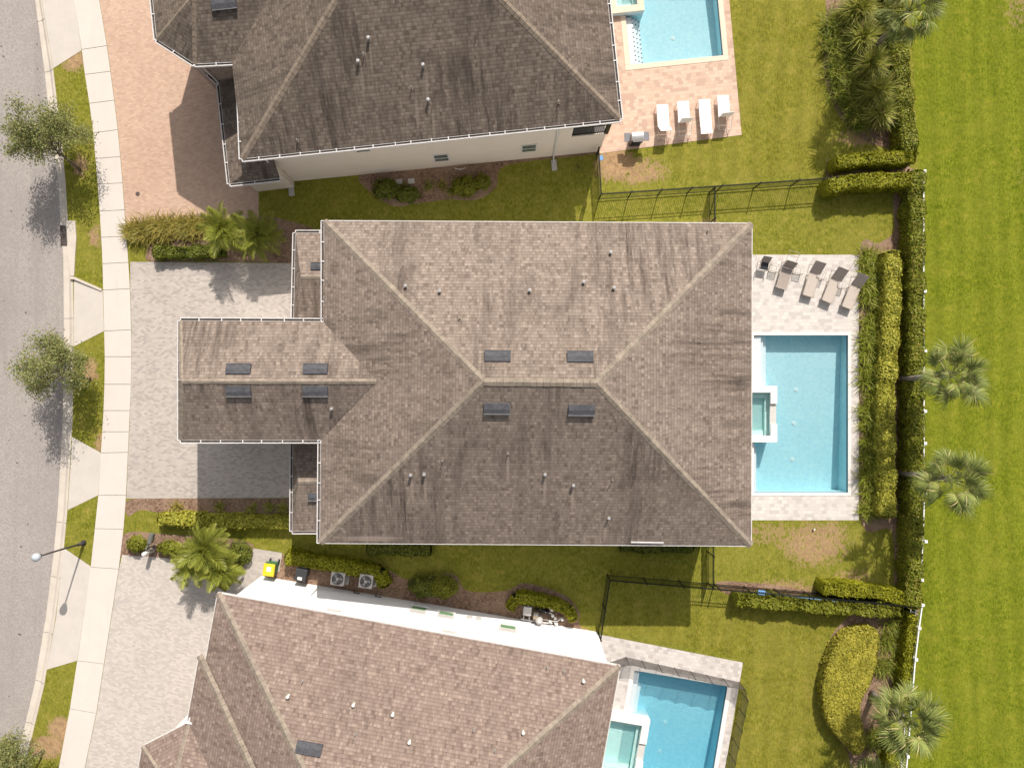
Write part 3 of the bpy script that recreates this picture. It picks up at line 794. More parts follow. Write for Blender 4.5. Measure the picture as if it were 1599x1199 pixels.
def upper_house():
    h = thing('hip_roof_house', 'beige-walled house with a dark sooty hip roof at the top, beside the terracotta drive', 'house', W(660, 120))
    bl, br = W(378, 248, EAVE), W(968, 186, EAVE)
    e = (br - bl).normalized(); n = Vector((-e.y, e.x, 0)); D = 16.2
    tl, tr = bl + n * D, br + n * D
    f, l = hip([bl, br, tr, tl])
    rf = roof_part(h, 'roof', f, M['roof_upper'])
    caps(rf, l, M['cap_dark'])
    # chamfered front wing
    p1, p2 = W(304, 100, EAVE), W(245, 62, EAVE); p3 = p2 + n * 4.6; p4 = p3 + n * 1.2 + e * 1.9
    j1 = W(366, 97, EAVE); z2 = 6.95
    ap = W(303, -8, z2); ri = ap + e * 4.6
    j0 = j1 + n * 5.6 + e * .0
    w = roof_part(h, 'wing_roof', [[p1, j1 + e * .35, ri, ap], [p2, p1, ap], [p3, p2, ap], [p4, p3, ap], [j0, p4, ap, ri]], M['roof_upper'])
    caps(w, [(p2, ap), (p1, ap), (ap, ri)], M['cap_dark'], .26)
    gutter(h, p1, j1 + e * .1, -n); gutter(h, p2, p1, (Vector((p1.y - p2.y, -(p1.x - p2.x), 0))).normalized()); gutter(h, p3, p2, -e)
    # one-storey porch roof wrapping the corner
    zp = 3.1
    a, b, c, d = W(312, 103, zp), W(342, 130, zp), W(359, 287, zp), W(437, 278, zp)
    wc = bl + e * .5 + n * .5
    def onwall(p): t = (p - wc).dot(n); return wc + n * t
    def rise(p, q): return up(q, zp + .33 * min((up(q, 0) - up(p, 0)).length, 2.2))
    wb = rise(b, onwall(b)); wa = up(onwall(a), wb.z); wcr = up(wc, wb.z)
    wd = up(wc + e * (d - wc).dot(e), wb.z)
    roof_part(h, 'porch_roof', [[b, c, wcr, wb], [c, d, wd, wcr], [a, b, wb, wa]], M['roof_upper'])
    gutter(h, b, c, -e); gutter(h, c, d, -n); gutter(h, a, b, (Vector((b.y - a.y, -(b.x - a.x), 0))).normalized())
    i = .4
    wall_prism(h, [b + e * i, c + e * i + n * i, d - e * .15 + n * i, up(wd, 0) - e * .15 + n * .05, up(wcr, 0) + n * .05 - e * .05, up(wb, 0) - e * .05], 0, zp - .08, M['beige_wall'], 'porch_wall')
    gutter(h, bl, br, -n); gutter(h, bl, j1 + e * .2, -e); gutter(h, br, tr, e)
    soffit(h, [bl, br, tr, tl], EAVE - .17)
    soffit(h, [p1, j1 + e * .35, j0, p4, p3, p2], EAVE - .175)
    i = .55
    A, B, C, Dd = bl + e * i + n * i, br - e * i + n * i, tr - e * i - n * i, tl + e * i - n * i
    A0 = W(457, 283.5); B0 = W(936, 237); ew = (B0 - A0).normalized(); nw = Vector((-ew.y, ew.x, 0))
    C0 = B0 + nw * 15.2; D0 = A0 + nw * 15.2
    # recessed balcony in the back corner: wall is a prism with the corner cut out above 2.9 m
    wall_prism(h, [A0, B0, C0, D0], 0, 2.9, M['beige_wall'])
    k = 1.9
    wall_prism(h, [A0, B0 - ew * k, B0 - ew * k + nw * 2.4, B0 + nw * 2.4, C0, D0], 2.9, EAVE - .18, M['beige_wall'], 'upper_wall')
    wall_prism(h, [p1 + n * .3 + e * .1, j1 + n * .3 + e, j0 - n * .3 + e, p4 - n * .3, p3 + e * .4, p2 + e * .4], 0, EAVE - .18, M['taupe_wall'], 'wing_wall')
    mb = MB(); q = p1 + n * .3 + e * .1 - n * .06 - e * .04; mb.tube([up(q, EAVE - .2), up(q, 3.0)], .045, 6); mb.build('downspout', M['white_paint'], h)
    mb = MB(); q0, q1 = B0 - ew * k + nw * .06, B0 + nw * .06
    for z in (3.0, 3.95): mb.beam(up(q0, z), up(q1, z), .05, .05)
    for j in range(17): p = q0.lerp(q1, j / 16); mb.beam(up(p, 2.9), up(p, 3.95), .02, .02)
    mb.beam(up(q1, 2.9), up(q1, EAVE - .2), .2, .2); q2 = B0 + nw * 2.4
    mb.build('balcony_railing', M['black_metal'], h)
    mb = MB(); mb.beam(up(q0.lerp(q1, .02) + nw * .5, 2.93), up(q0.lerp(q1, .98) + nw * .5, 2.93), .9, .03); mb.build('balcony_floor', M['dark_gap'], h)
    def on_wall(px, py, out=.0):
        o, d = ray(px, py); t = (A0 - o).dot(nw) / d.dot(nw); return o + d * t - nw * out
    rz = math.atan2(ew.y, ew.x)
    for (px, py, w, ht) in ((689, 246, .75, .95), (826, 231, .75, .95), (566, 233, .7, .5)):
        c = on_wall(px, py)
        mb = MB(); mb.box(c - nw * .012, (w + .16, .05, ht + .16), rz); o = mb.build('window', M['white_paint'], h)
        mb = MB(); mb.box(c - nw * .03, (w, .04, ht), rz); mb.build('pane', M['window'], o)
        mb = MB(); mb.box(c - nw * .045, (w, .05, .04), rz); mb.build('sash', M['white_paint'], o)
    def spout(px, py, z0):
        c = on_wall(px, py); mb = MB()
        t = up(c, EAVE - .12)
        mb.tube([t - nw * .5, t - nw * .42 - Vector((0, 0, .1)), t - nw * .06 - Vector((0, 0, .35)), up(c, .25) - nw * .06, up(c, .1) - nw * .12, up(c, .08) - nw * .4], .05, 6)
        mb.build('downspout', M['white_paint'], h)
        mb = MB(); cc = up(c, .03) - nw * .55
        mb.box(cc, (.3, .6, .05), rz); mb.box(cc + ew * .13 + Vector((0, 0, .05)), (.04, .6, .06), rz); mb.box(cc - ew * .13 + Vector((0, 0, .05)), (.04, .6, .06), rz)
        s = mb.build('splash_block', M['stone']); tag(s, 'small concrete splash block under the ' + ('downspout near the balcony' if px > 700 else 'front corner downspout'), 'splash block', 'splash blocks below downspouts')
    spout(864, 243, 0); spout(450, 280, 0)
    off_ridge_vent(h, 350, 6, 1.2, .5)
    for p in ((576, 62), (560, 98), (661, 104), (669, 158)): vent_pipe(h, *p)
    for p in ((569, 86), (643, 138), (872, 160), (465, 220)): vent_pipe(h, *p, thin=True)

def lower_house():
    h = thing('hip_roof_house', 'white-walled house with a clean brown hip roof at the bottom, beside the fenced blue pool', 'house', W(640, 1100))
    tl, tr = W(340, 926, EAVE), W(968, 1040, EAVE)
    e = (tr - tl).normalized(); n = Vector((e.y, -e.x, 0)); D = 16.2
    bl, br = tl + n * D, tr + n * D
    f, l = hip([tl, tr, br, bl])
    rf = roof_part(h, 'roof', f, M['roof_lower'])
    caps(rf, l, M['cap'])
    # shallow projection of the front slope
    E1 = W(311, 1023, EAVE); E2 = E1 + n * 9.0
    t = 6.0
    T1 = up(E1 + e * t + n * t, EAVE + t * PITCH + .0); T2 = up(E2 + e * t - n * t * .3, EAVE + t * PITCH)
    z0 = (tl - E1).dot(e)
    b = roof_part(h, 'bay_roof', [[E1, E2, T2, T1], [E1, T1, up(T1, T1.z - .25), up(E1, E1.z - .25)]], M['roof_lower'])
    caps(b, [(E1 + Vector((0, 0, .01)), T1)], M['cap'])
    p1, p2 = W(296, 1127, EAVE + .02), W(222, 1165, EAVE + .02); p3 = p2 + n * 4.6
    ap = W(268, 1236, 6.95); ri = ap + e * 4.2; j1 = p1 + e * 1.0
    w = roof_part(h, 'wing_roof', [[p1, j1, ri, ap], [p2, p1, ap], [p3, p2, ap]], M['roof_lower'])
    caps(w, [(p2, ap), (p1, ap), (ap, ri)], M['cap'], .26)
    drip(h, tl, tr, -n); drip(h, tl, tl + n * 3.2, -e, M['soffit']); drip(h, E1, E1 + n * 3.3, -e, M['soffit']); drip(h, tr, br, e, M['soffit'])
    drip(h, p2, p1, (Vector((p1.y - p2.y, -(p1.x - p2.x), 0)) * -1).normalized(), M['soffit']); drip(h, p3, p2, -e, M['soffit'])
    mb = MB(); mb.beam(p1 - e * .2 + Vector((0, 0, .05)), p1 + e * .35 + Vector((0, 0, .05)), .1, .1); mb.beam(p1 + Vector((0, 0, .05)), p1 - n * .25 + Vector((0, 0, .05)), .08, .08); mb.build('gutter', M['white_paint'], h)
    soffit(h, [tl, tr, br, bl], EAVE - .17); soffit(h, [p1, E1 + n * 9, p3, p2], EAVE - .17)
    A0, B0 = W(408, 899), W(932, 986); ew = (B0 - A0).normalized(); nw = Vector((ew.y, -ew.x, 0))
    C0, D0 = B0 + nw * 15, A0 + nw * 15
    wall_prism(h, [A0, B0, C0, D0], 0, EAVE - .18, M['white_wall'])
    wall_prism(h, [E1 + e * .5 + n * .4, E1 + e * 2.5 + n * .4, E1 + n * 9 + e * 2.5, E1 + n * 9 + e * .5], 0, EAVE - .19, M['white_wall'], 'bay_wall')
    wall_prism(h, [p1 + n * .5 + e * .1, p1 + n * .5 + e * 2, p3 + e * 3, p3 + e * .5, p2 + e * .5 + n * .2], 0, EAVE - .2, M['white_wall'], 'wing_wall')
    def on_wall(px, py):
        o, d = ray(px, py); t = (A0 - o).dot(nw) / d.dot(nw); return o + d * t
    rz = math.atan2(ew.y, ew.x)
    for (px, py, w, ht, mat) in ((653, 953, .78, 1.05, 'window_green'), (696, 961, .78, .9, 'window_green'), (793, 982, .82, 1.0, 'window_green')):
        c = on_wall(px, py)
        mb = MB(); mb.box(c - nw * .012, (w + .18, .06, ht + .18), rz); o = mb.build('window', M['white_paint'], h)
        q = Vector((0, 0, ht / 4 + .02))
        mb = MB(); mb.box(c - nw * .03 - q, (w, .04, ht / 2 - .04), rz); mb.build('pane', M[mat], o)
        mb = MB(); mb.box(c - nw * .034 + q, (w, .04, ht / 2 - .04), rz); mb.build('pane_reflection', M['stone'], o)  # grey upper half: the pane's reflection put into the colour
        mb = MB(); mb.box(c - nw * .055 - Vector((0, 0, ht / 2 + .09)), (w + .26, .12, .06), rz); mb.build('sill', M['white_paint'], o)
    for (px, py) in ((521, 954), (701, 987)):
        c = on_wall(px, py); mb = MB(); mb.box(c - nw * .02, (.75, .05, .35), rz); mb.build('wall_louver', M['stone'], h)
    for (px, py) in ((733, 966), (747, 968)):
        c = on_wall(px, py); mb = MB(); mb.box(c - nw * .06, (.32, .14, .5), rz); mb.build('meter_box', M['stone'], h)
    mb = MB(); c = on_wall(498, 915); t_ = on_wall(494, 921)
    mb.tube([c - nw * .07, t_ - nw * .07, t_ - nw * .07 + Vector((0, 0, 1.2))], .035, 6)
    mb.build('drain_pipe', M['white_pipe'], h)
    mb = MB()
    for (a, b, c) in (((533, 915), (556, 919), (552, 926)), ((572, 922), (588, 927), (586, 932))):
        P = [on_wall(*q) - nw * .05 for q in (a, b, c)]; P.append(P[-1] + ew * .35); mb.tube(P, .03, 6)
    mb.build('refrigerant_line', M['copper'], h)
    off_ridge_vent(h, 483, 1168, 1.2, .55)
    for p in ((451, 1085), (553, 1098), (614, 1113), (640, 1156), (817, 1141), (911, 1061)): vent_pipe(h, *p, white=True)
    for p in ((473, 1062), (556, 1144), (773, 1169), (740, 1137), (854, 1040), (880, 1046)): vent_pipe(h, *p, thin=True)
main_house(); upper_house(); lower_house()

# ------------------------------------------------------------------ pools
def pool(key, label, depth, coping, cw, shelves, spa, drains, tiles=None, wat='water'):
    a, b, c, d = pts(POOL[key])
    o = (a + b + c + d) / 4
    t = thing('swimming_pool', label, 'swimming pool', o)
    ex = (b - a).normalized(); ey = (d - a).normalized(); Lx, Ly = (b - a).length, (d - a).length
    def P(x, y, z): return a + ex * x + ey * y + Vector((0, 0, z))
    def blk(mb, x0, x1, y0, y1, z0, z1):
        mb.add([P(x, y, z) for z in (z0, z1) for (x, y) in ((x0, y0), (x1, y0), (x1, y1), (x0, y1))], [(0, 3, 2, 1), (4, 5, 6, 7), (0, 1, 5, 4), (1, 2, 6, 5), (2, 3, 7, 6), (3, 0, 4, 7)])
    mb = MB()
    # floor slopes down to the deep end
    d0, d1 = depth
    mb.add([P(0, 0, -d0), P(Lx, 0, -d0), P(Lx, Ly, -d1), P(0, Ly, -d1), P(0, 0, 0), P(Lx, 0, 0), P(Lx, Ly, 0), P(0, Ly, 0)], [(0, 1, 2, 3), (0, 4, 5, 1), (1, 5, 6, 2), (2, 6, 7, 3)])
    y0s, y1s = spa[2], spa[3]; dz = lambda y: -(d0 + (d1 - d0) * y / Ly)
    for ya, yb in ((0, y0s + .02), (y1s - .02, Ly)): mb.add([P(0, ya, dz(ya)), P(0, yb, dz(yb)), P(0, yb, 0), P(0, ya, 0)], [(0, 1, 2, 3)])
    mb.build('basin', M['plaster'], t)
    mb = MB(); g = .006
    for (x0, x1, y0, y1) in ((g, Lx - g, 0, .012), (g, Lx - g, Ly - .012, Ly), (0, .012, g, y0s), (0, .012, y1s, Ly - g), (Lx - .012, Lx, g, Ly - g)): blk(mb, x0, x1, y0, y1, -.17, -.005)
    mb.build('tile_band', M['tile'], t)
    mb = MB(); blk(mb, -.003, Lx + .003, -.003, Ly + .003, -max(depth) - .1, -.09); mb.build('water', M[wat], t)
    for i, (x0, x1, y0, y1, z) in enumerate(shelves):
        mb = MB(); blk(mb, x0 + .004, x1, y0 + .004, y1, -max(depth) - .02, -z); mb.build('step', M['step_plaster'], t)
    mb = MB()
    blk(mb, -cw, Lx + cw, -cw, 0, -.05, .03); blk(mb, -cw, Lx + cw, Ly, Ly + cw, -.05, .03)
    blk(mb, -cw, 0, .002, y0s - .004, -.05, .03); blk(mb, -cw, 0, y1s + .004, Ly - .002, -.05, .03); blk(mb, Lx, Lx + cw, .002, Ly - .002, -.05, .03)
    mb.build('coping', coping, t, bevel=.008)
    if spa:
        x0, x1, y0, y1, wt, ht, notch = spa
        mb = MB(); z1 = ht - .06
        blk(mb, x0, x1, y0, y0 + wt, -max(depth), z1); blk(mb, x0, x1, y1 - wt, y1, -max(depth), z1)
        blk(mb, x0, x0 + wt, y0 + wt, y1 - wt, -max(depth), z1)
        blk(mb, x1 - wt, x1, y0 + wt, notch[0], -max(depth), z1); blk(mb, x1 - wt, x1, notch[1], y1 - wt, -max(depth), z1)
        blk(mb, x1 - wt, x1, notch[0], notch[1], -max(depth), ht - .16)
        blk(mb, x0 + wt, x1 - wt, y0 + wt, y1 - wt, -max(depth), -.34)
        sp = mb.build('spa', M['plaster'], t)
        mb = MB(); q = .012
        blk(mb, x0 - q, x1 + q, y0 - q, y0 + wt + q, z1, ht); blk(mb, x0 - q, x1 + q, y1 - wt - q, y1 + q, z1, ht); blk(mb, x0 - q, x0 + wt + q, y0 + wt + q, y1 - wt - q, z1, ht)
        blk(mb, x1 - wt - q, x1 + q, y0 + wt + q, notch[0], z1, ht); blk(mb, x1 - wt - q, x1 + q, notch[1], y1 - wt - q, z1, ht)
        mb.build('spa_coping', coping, sp, bevel=.008)
        mb = MB(); blk(mb, x1 - wt + .002, x1 + .004, notch[0] + .004, notch[1] - .004, ht - .16, ht - .145); mb.build('spillway', M['stone'], sp)
        xi0, xi1, yi0, yi1 = x0 + wt, x1 - wt, y0 + wt, y1 - wt
        mb = MB()
        blk(mb, xi0 + .002, xi1 - .002, yi0 + .002, yi0 + .32, -.36, .0); blk(mb, xi0 + .002, xi1 - .3, yi1 - .3, yi1 - .002, -.36, -.02)
        blk(mb, xi1 - .2, xi1 - .002, yi0 + .32, yi1 - .002, -.36, -.08)
        mb.add([P(xi0 + .002, yi0 + .002, -.325), P(xi1, yi0 + .002, -.325), P(xi1, yi1, -.325), P(xi0 + .002, yi1, -.325)], [(0, 1, 2, 3)])
        mb.build('spa_bench', M['spa_plaster'], sp)
        mb = MB(); blk(mb, xi0 + .004, xi1 - .004, yi0 + .004, yi1 - .004, -.5, ht - .15); mb.build('spa_water', M['water'], sp)
    for (x, y) in drains:
        z = -(d0 + (d1 - d0) * y / Ly)
        mb = MB(); mb.lathe(P(x, y, z), [(.14, .0), (.14, .02), (.05, .035)], 12); mb.build('drain_cover', M['cushion_white'], t)
    if tiles:
        mb = MB()
        for (x, y, z) in tiles: blk(mb, x - .035, x + .035, y - .035, y + .035, -z, -z + .006)
        mb.build('step_tiles', M['step_tile'], t)
    return P
S = HC / FPX
pool('main', 'square blue pool with white coping on the pale deck of the middle house', (.85, 1.3), M['coping'], .17,
     [(0, .46, 0, 3.0, .14), (.46, .68, 0, 3.0, .36), (.68, .92, 0, 3.0, .58), (0, .25, 6.5, 9.2, .3)],
     (-1.0, 1.22, 2.98, 6.22, .36, .38, (4.0, 5.2)), [(2.9, 3.2), (2.8, 5.2), (2.75, 7.4)])
pool('upper', 'blue pool with cream coping on the terracotta deck of the sooty-roofed house', (1.15, .85), M['coping_cream'], .3,
     [(0, .42, 4.4, 7.2, .12), (.42, .65, 4.4, 7.2, .32), (.65, .88, 4.4, 7.2, .52)],
     (-.9, 1.05, .8, 4.30, .36, .35, (2.0, 3.0)), [(2.9, 5.5)],
     [(x, 4.5 + .27 * i, z) for x, z in ((.38, .12), (.61, .32), (.84, .52)) for i in range(10)])
pool('lower', 'blue pool with white coping enclosed by a dark mesh safety fence', (.95, 1.3), M['coping'], .24,
     [(0, .34, 0, 3.0, .16), (.34, .62, 1.0, 3.0, .42)],
     (-2.3, 1.28, 2.55, 6.2, .40, .38, (4.0, 5.0)), [(2.6, 3.2), (2.6, 5.0)], wat='water_blue')

# ------------------------------------------------------------------ fences
def fence(label, runs, h=1.25, step=1.95):
    t = thing('metal_fence', label, 'fence', W(*runs[0]), group='black metal fences')
    P = pts(runs)
    for a, b in zip(P, P[1:]):
        L = (b - a).length; n = max(1, round(L / step)); d = (b - a).normalized()
        for i in range(n + (b is P[-1])):
            p = a + d * (L * i / n); mb = MB(); mb.beam(p, p + Vector((0, 0, h + .06)), .065, .065)
            mb.box(p + Vector((0, 0, h + .07)), (.085, .085, .03), math.atan2(d.y, d.x)); mb.build('post', M['black_metal'], t)
        for i in range(n):
            p, q = a + d * (L * i / n + .03), a + d * (L * (i + 1) / n - .03); mb = MB()
            for z in (.12, h - .18, h): mb.beam(up(p, z), up(q, z), .032, .036)
            m = max(2, int((q - p).length / .11))
            for k in range(1, m): r = p.lerp(q, k / m); mb.beam(up(r, .05), up(r, h), .02, .02)
            mb.build('picket_panel', M['black_metal'], t)
fence('black picket fence along the upper lawn, running from the beige house to the hedge', [(931, 243), (935, 312), (1118, 299.5), (1292, 287)])
fence('short black picket fence joining the upper fence to the top eave of the middle house', [(1107, 302), (1107, 396)])
fence('long black picket fence from the white house to the lower hedge', [(934, 987), (948, 897), (1115, 911), (1302, 927), (1396, 936)])
fence('short black picket fence below the bottom right corner of the middle house', [(1105, 812), (1105, 909)])

def white_fence(label, l, nodes):
    t = thing('white_fence', label, 'fence', W(*l[0]), group='white fences beside the field')
    h = 1.15; P = [W(x, y, h) for x, y in l]
    for a, b in zip(P, P[1:]):
        for z, w in ((h, .06), (h - .5, .035), (.15, .035)):
            mb = MB(); mb.beam(up(a, z), up(b, z), w, .06); mb.build('rail', M['white_fence'], t)
        mb = MB(); L = (b - a).length; n = int(L / .16)
        for i in range(1, n): p = a.lerp(b, i / n); mb.beam(up(p, .1), up(p, h - .02), .025, .025)
        mb.build('picket_panel', M['white_fence'], t)
    for (x, y) in nodes:
        p = W(x, y, h); mb = MB(); mb.beam(up(p, 0), up(p, h + .05), .11, .11); mb.box(up(p, h + .07), (.16, .16, .04)); mb.build('post', M['white_fence'], t)
white_fence('white rail fence behind the long back hedge, edging the open field', [(1442, 268), (1442, 455), (1442.5, 642), (1442.5, 800), (1438, 905)], [(1443, 268), (1443.5, 455), (1444, 548), (1444, 642), (1444, 692), (1444, 770), (1445, 845), (1439, 905)])
white_fence('white rail fence beside the kidney-shaped hedge and bottom right palm', [(1440, 944), (1435, 980), (1429, 1030), (1417, 1180), (1406, 1300)], [(1440, 944), (1435, 980), (1430, 1029), (1417, 1180)])

def net_fence():
    t = thing('safety_fence', 'dark see-through mesh safety fence around the pool of the white-walled house', 'fence', W(1060, 1050))
    l = pts([(953, 1033), (977, 1025), (1154, 1064), (1158, 1080), (1134, 1199), (1122, 1260)])
    h = 1.2; first = True
    for a, b in zip(l, l[1:]):
        L = (b - a).length; n = max(1, round(L / .95)); d = (b - a).normalized(); sd = Vector((d.y, -d.x, 0))
        for i in range(n):
            p, q = a + d * (L * i / n), a + d * (L * (i + 1) / n)
            mb = MB(); mb.tube([p, p + Vector((0, 0, h + .02))], .018, 6); mb.build('pole', M['black_metal'], t)
            mb = MB(); k = 6
            for j in range(k):
                u0, u1 = j / k, (j + 1) / k
                s0, s1 = (h - .10 * math.sin(math.pi * u) for u in (u0, u1))
                g0, g1 = (sd * .05 * math.sin(math.pi * u) for u in (u0, u1))
                A, B = p.lerp(q, u0), p.lerp(q, u1)
                mb.add([up(A, .03), up(B, .03), up(B, .6) + g1, up(A, .6) + g0, up(B, s1), up(A, s0)], [(0, 1, 2, 3), (3, 2, 4, 5)])
            o = mb.build('net_panel', M['net'], t)
            mb = MB(); pr = [up(p.lerp(q, u / 6), h - .10 * math.sin(math.pi * u / 6)) for u in range(7)]
            mb.tube(pr, .008, 5); mb.build('top_hem', M['black_metal'], o)
net_fence()

# ------------------------------------------------------------------ planting
def path_frames(P, step=.1):
    out = []
    for a, b in zip(P, P[1:]):
        n = max(1, int((b - a).length / step)); d = (b - a).normalized()
        for i in range(n): out.append((a.lerp(b, i / n), d))
    out.append((P[-1], (P[-1] - P[-2]).normalized()))
    return out
def hedge(name, label, line, width, h, mat, size=.10, dens=300, core='core', group=None, lump=.06, cat='hedge', line_h=None, taper=0.0, skip_core=False):
    """clipped hedge: line = picture points of the middle of its top"""
    hh = h if line_h is None else line_h
    P = [Vector((p.x, p.y, 0)) for p in pts(line, hh)]
    t = thing(name, label, cat, P[0], group=group)
    L = sum((b - a).length for a, b in zip(P, P[1:]))
    fr = path_frames(P, .05); F = np.array([[*p.xy, d.x, d.y] for p, d in fr])
    area = L * (width + 2 * h) + 2 * width * h; dens *= 1.9; size *= 1.2; n = int(area * dens)
    u = RNG.random(n); idx = (u * (len(F) - 1)).astype(int)
    c = F[idx]; px, py, dx, dy = c.T; sx, sy = -dy, dx
    per = width + 2 * h; s = RNG.random(n) * per
    top = (s < width); left = (~top) & (s < width + h)
    lat = np.where(top, s - width / 2, np.where(left, -width / 2, width / 2))
    z = np.where(top, h, np.where(left, s - width, s - width - h))
    # round the shoulders
    edge = np.abs(lat) / (width / 2)
    z = np.where(top, h - .09 * edge ** 4, z); lat = np.where(top, lat, lat * (1 - .10 * np.clip(z / h, 0, 1) ** 6))
    lat = lat * (1 - taper * z / h)
    lump *= .75; wob = lump * (np.sin(px * 2.3 + py * 3.1) + np.sin(px * 5.7 - py * 4.3 + 1) * .6 + np.sin(px * 11 + py * 9) * .35)
    N = np.stack([np.where(top, 0, np.where(left, -sx, sx)), np.where(top, 0, np.where(left, -sy, sy)), np.where(top, 1.0, .02)], 1)
    C = np.stack([px + sx * lat, py + sy * lat, z], 1) + unit(N) * (wob[:, None] - RNG.random((n, 1)) ** 2 * .17 + (RNG.random((n, 1)) > .94) * RNG.uniform(.03, .13, (n, 1)))
    # end caps
    ne = int(width * h * dens * 1.2)
    for (p, d), sg in ((fr[0], -1), (fr[-1], 1)):
        lt = RNG.uniform(-.5, .5, ne) * width; zz = RNG.uniform(.03, 1, ne) * h
        bul = .12 * (1 - (2 * lt / width) ** 2)
        E = np.stack([p.x - d.y * lt + sg * d.x * bul, p.y + d.x * lt + sg * d.y * bul, zz], 1)
        C = np.concatenate([C, E]); N = np.concatenate([N, np.tile([sg * d.x, sg * d.y, .3], (ne, 1))])
    # growth shoots
    isT = (N[:, 2:3] > .9)
    V, Fc = leaves(C, np.where(isT, N, N * 1.6), size, .62, .45)
    np_obj('foliage', V, Fc, M[mat], t)
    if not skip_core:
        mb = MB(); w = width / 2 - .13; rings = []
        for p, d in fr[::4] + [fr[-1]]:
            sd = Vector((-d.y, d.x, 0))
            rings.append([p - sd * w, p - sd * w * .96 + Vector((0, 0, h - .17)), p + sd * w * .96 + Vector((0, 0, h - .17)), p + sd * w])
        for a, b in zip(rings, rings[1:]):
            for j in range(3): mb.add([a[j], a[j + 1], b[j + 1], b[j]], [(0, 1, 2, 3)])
        mb.poly(rings[0]); mb.poly(rings[-1][::-1]); mb.build('branches', M[core], t)  # solid core, coloured dark for the shade between leaves
    return t

GH = 'clipped green hedges of the back yards'
hedge('boxwood_hedge', 'long dark green hedge between the yellow hedge and the open field', [(1434, 268), (1434, 400), (1433.5, 520), (1433, 650), (1432, 800), (1430, 905), (1427, 948)], .88, 1.25, 'hedge_dark', .10, 300, lump=.08)
hedge('boxwood_hedge', 'dark hedge along the field beside the spiky bed in the top right', [(1392, -60), (1404, 60), (1415, 160), (1424, 240)], .95, 1.2, 'hedge_dark', .10, 280, lump=.08)
hedge('boxwood_hedge', 'short bright-topped hedge just above the end of the upper black fence', [(1309, 253), (1340, 248), (1390, 246), (1428, 245)], .72, 1.2, 'hedge_lime', .09, 330)
hedge('boxwood_hedge', 'bright-topped hedge just below the end of the upper black fence', [(1296, 290), (1330, 283), (1380, 281), (1428, 280)], .85, 1.25, 'hedge_lime', .09, 330)
hedge('boxwood_hedge', 'short clipped lime hedge above the blue pole in the lower yard', [(1288, 919), (1320, 921), (1370, 925), (1422, 938)], .75, 1.1, 'hedge_lime', .09, 330)
hedge('boxwood_hedge', 'long loose hedge below the blue pole, casting a shadow on the lower lawn', [(1152, 939), (1200, 941), (1260, 946), (1330, 952), (1408, 954)], .72, 1.0, 'bush_light', .12, 260, lump=.12)
hedge('boxwood_hedge', 'green hedge inside the white fence, beside the kidney-shaped hedge', [(1428, 965), (1420, 1040), (1410, 1120)], .6, 1.0, 'hedge_lime', .10, 240, lump=.1)
hedge('boxwood_hedge', 'green hedge at the foot of the bottom right palm', [(1400, 1140), (1392, 1230)], .7, .9, 'hedge_lime', .11, 240, lump=.1)
hedge('golden_hedge', 'long bright yellow hedge between the pool border plants and the tall dark hedge', [(1393, 394), (1396, 440), (1393, 510), (1388, 580), (1385, 620), (1386, 700), (1387, 760), (1386, 806)], 1.0, .95, 'hedge_yellow', .10, 380, 'core_yellow', lump=.09)
hedge('golden_hedge', 'bright yellow clipped hedge beside the grey drive, its right end in shade', [(248, 811), (300, 811), (360, 814), (452, 816)], .72, .7, 'hedge_yellow', .11, 320, 'core_yellow')
hedge('boxwood_hedge', 'low clipped green hedge edging the top of the grey drive', [(240, 393), (290, 394), (345, 390)], .72, .6, 'bush', .09, 300, lump=.1)
hedge('boxwood_hedge', 'bright green hedge screening the black bin and the two condensers', [(447, 871), (500, 880), (560, 890), (592, 896), (600, 915)], .78, .85, 'hedge_lime', .09, 340)
hedge('boxwood_hedge', 'curved green hedge wrapping round the pool equipment', [(797, 950), (806, 934), (825, 936), (860, 942), (888, 953), (896, 968)], .62, .75, 'hedge_lime', .09, 340)
hedge('boxwood_hedge', 'shaded green hedge under the lower eave of the middle house', [(575, 856), (620, 857), (672, 858)], .8, .7, 'bush', .1, 300)
hedge('boxwood_hedge', 'shaded hedge under the bottom right eave, beside the short fence', [(970, 851), (1020, 853), (1082, 853)], .8, .7, 'bush', .1, 300)

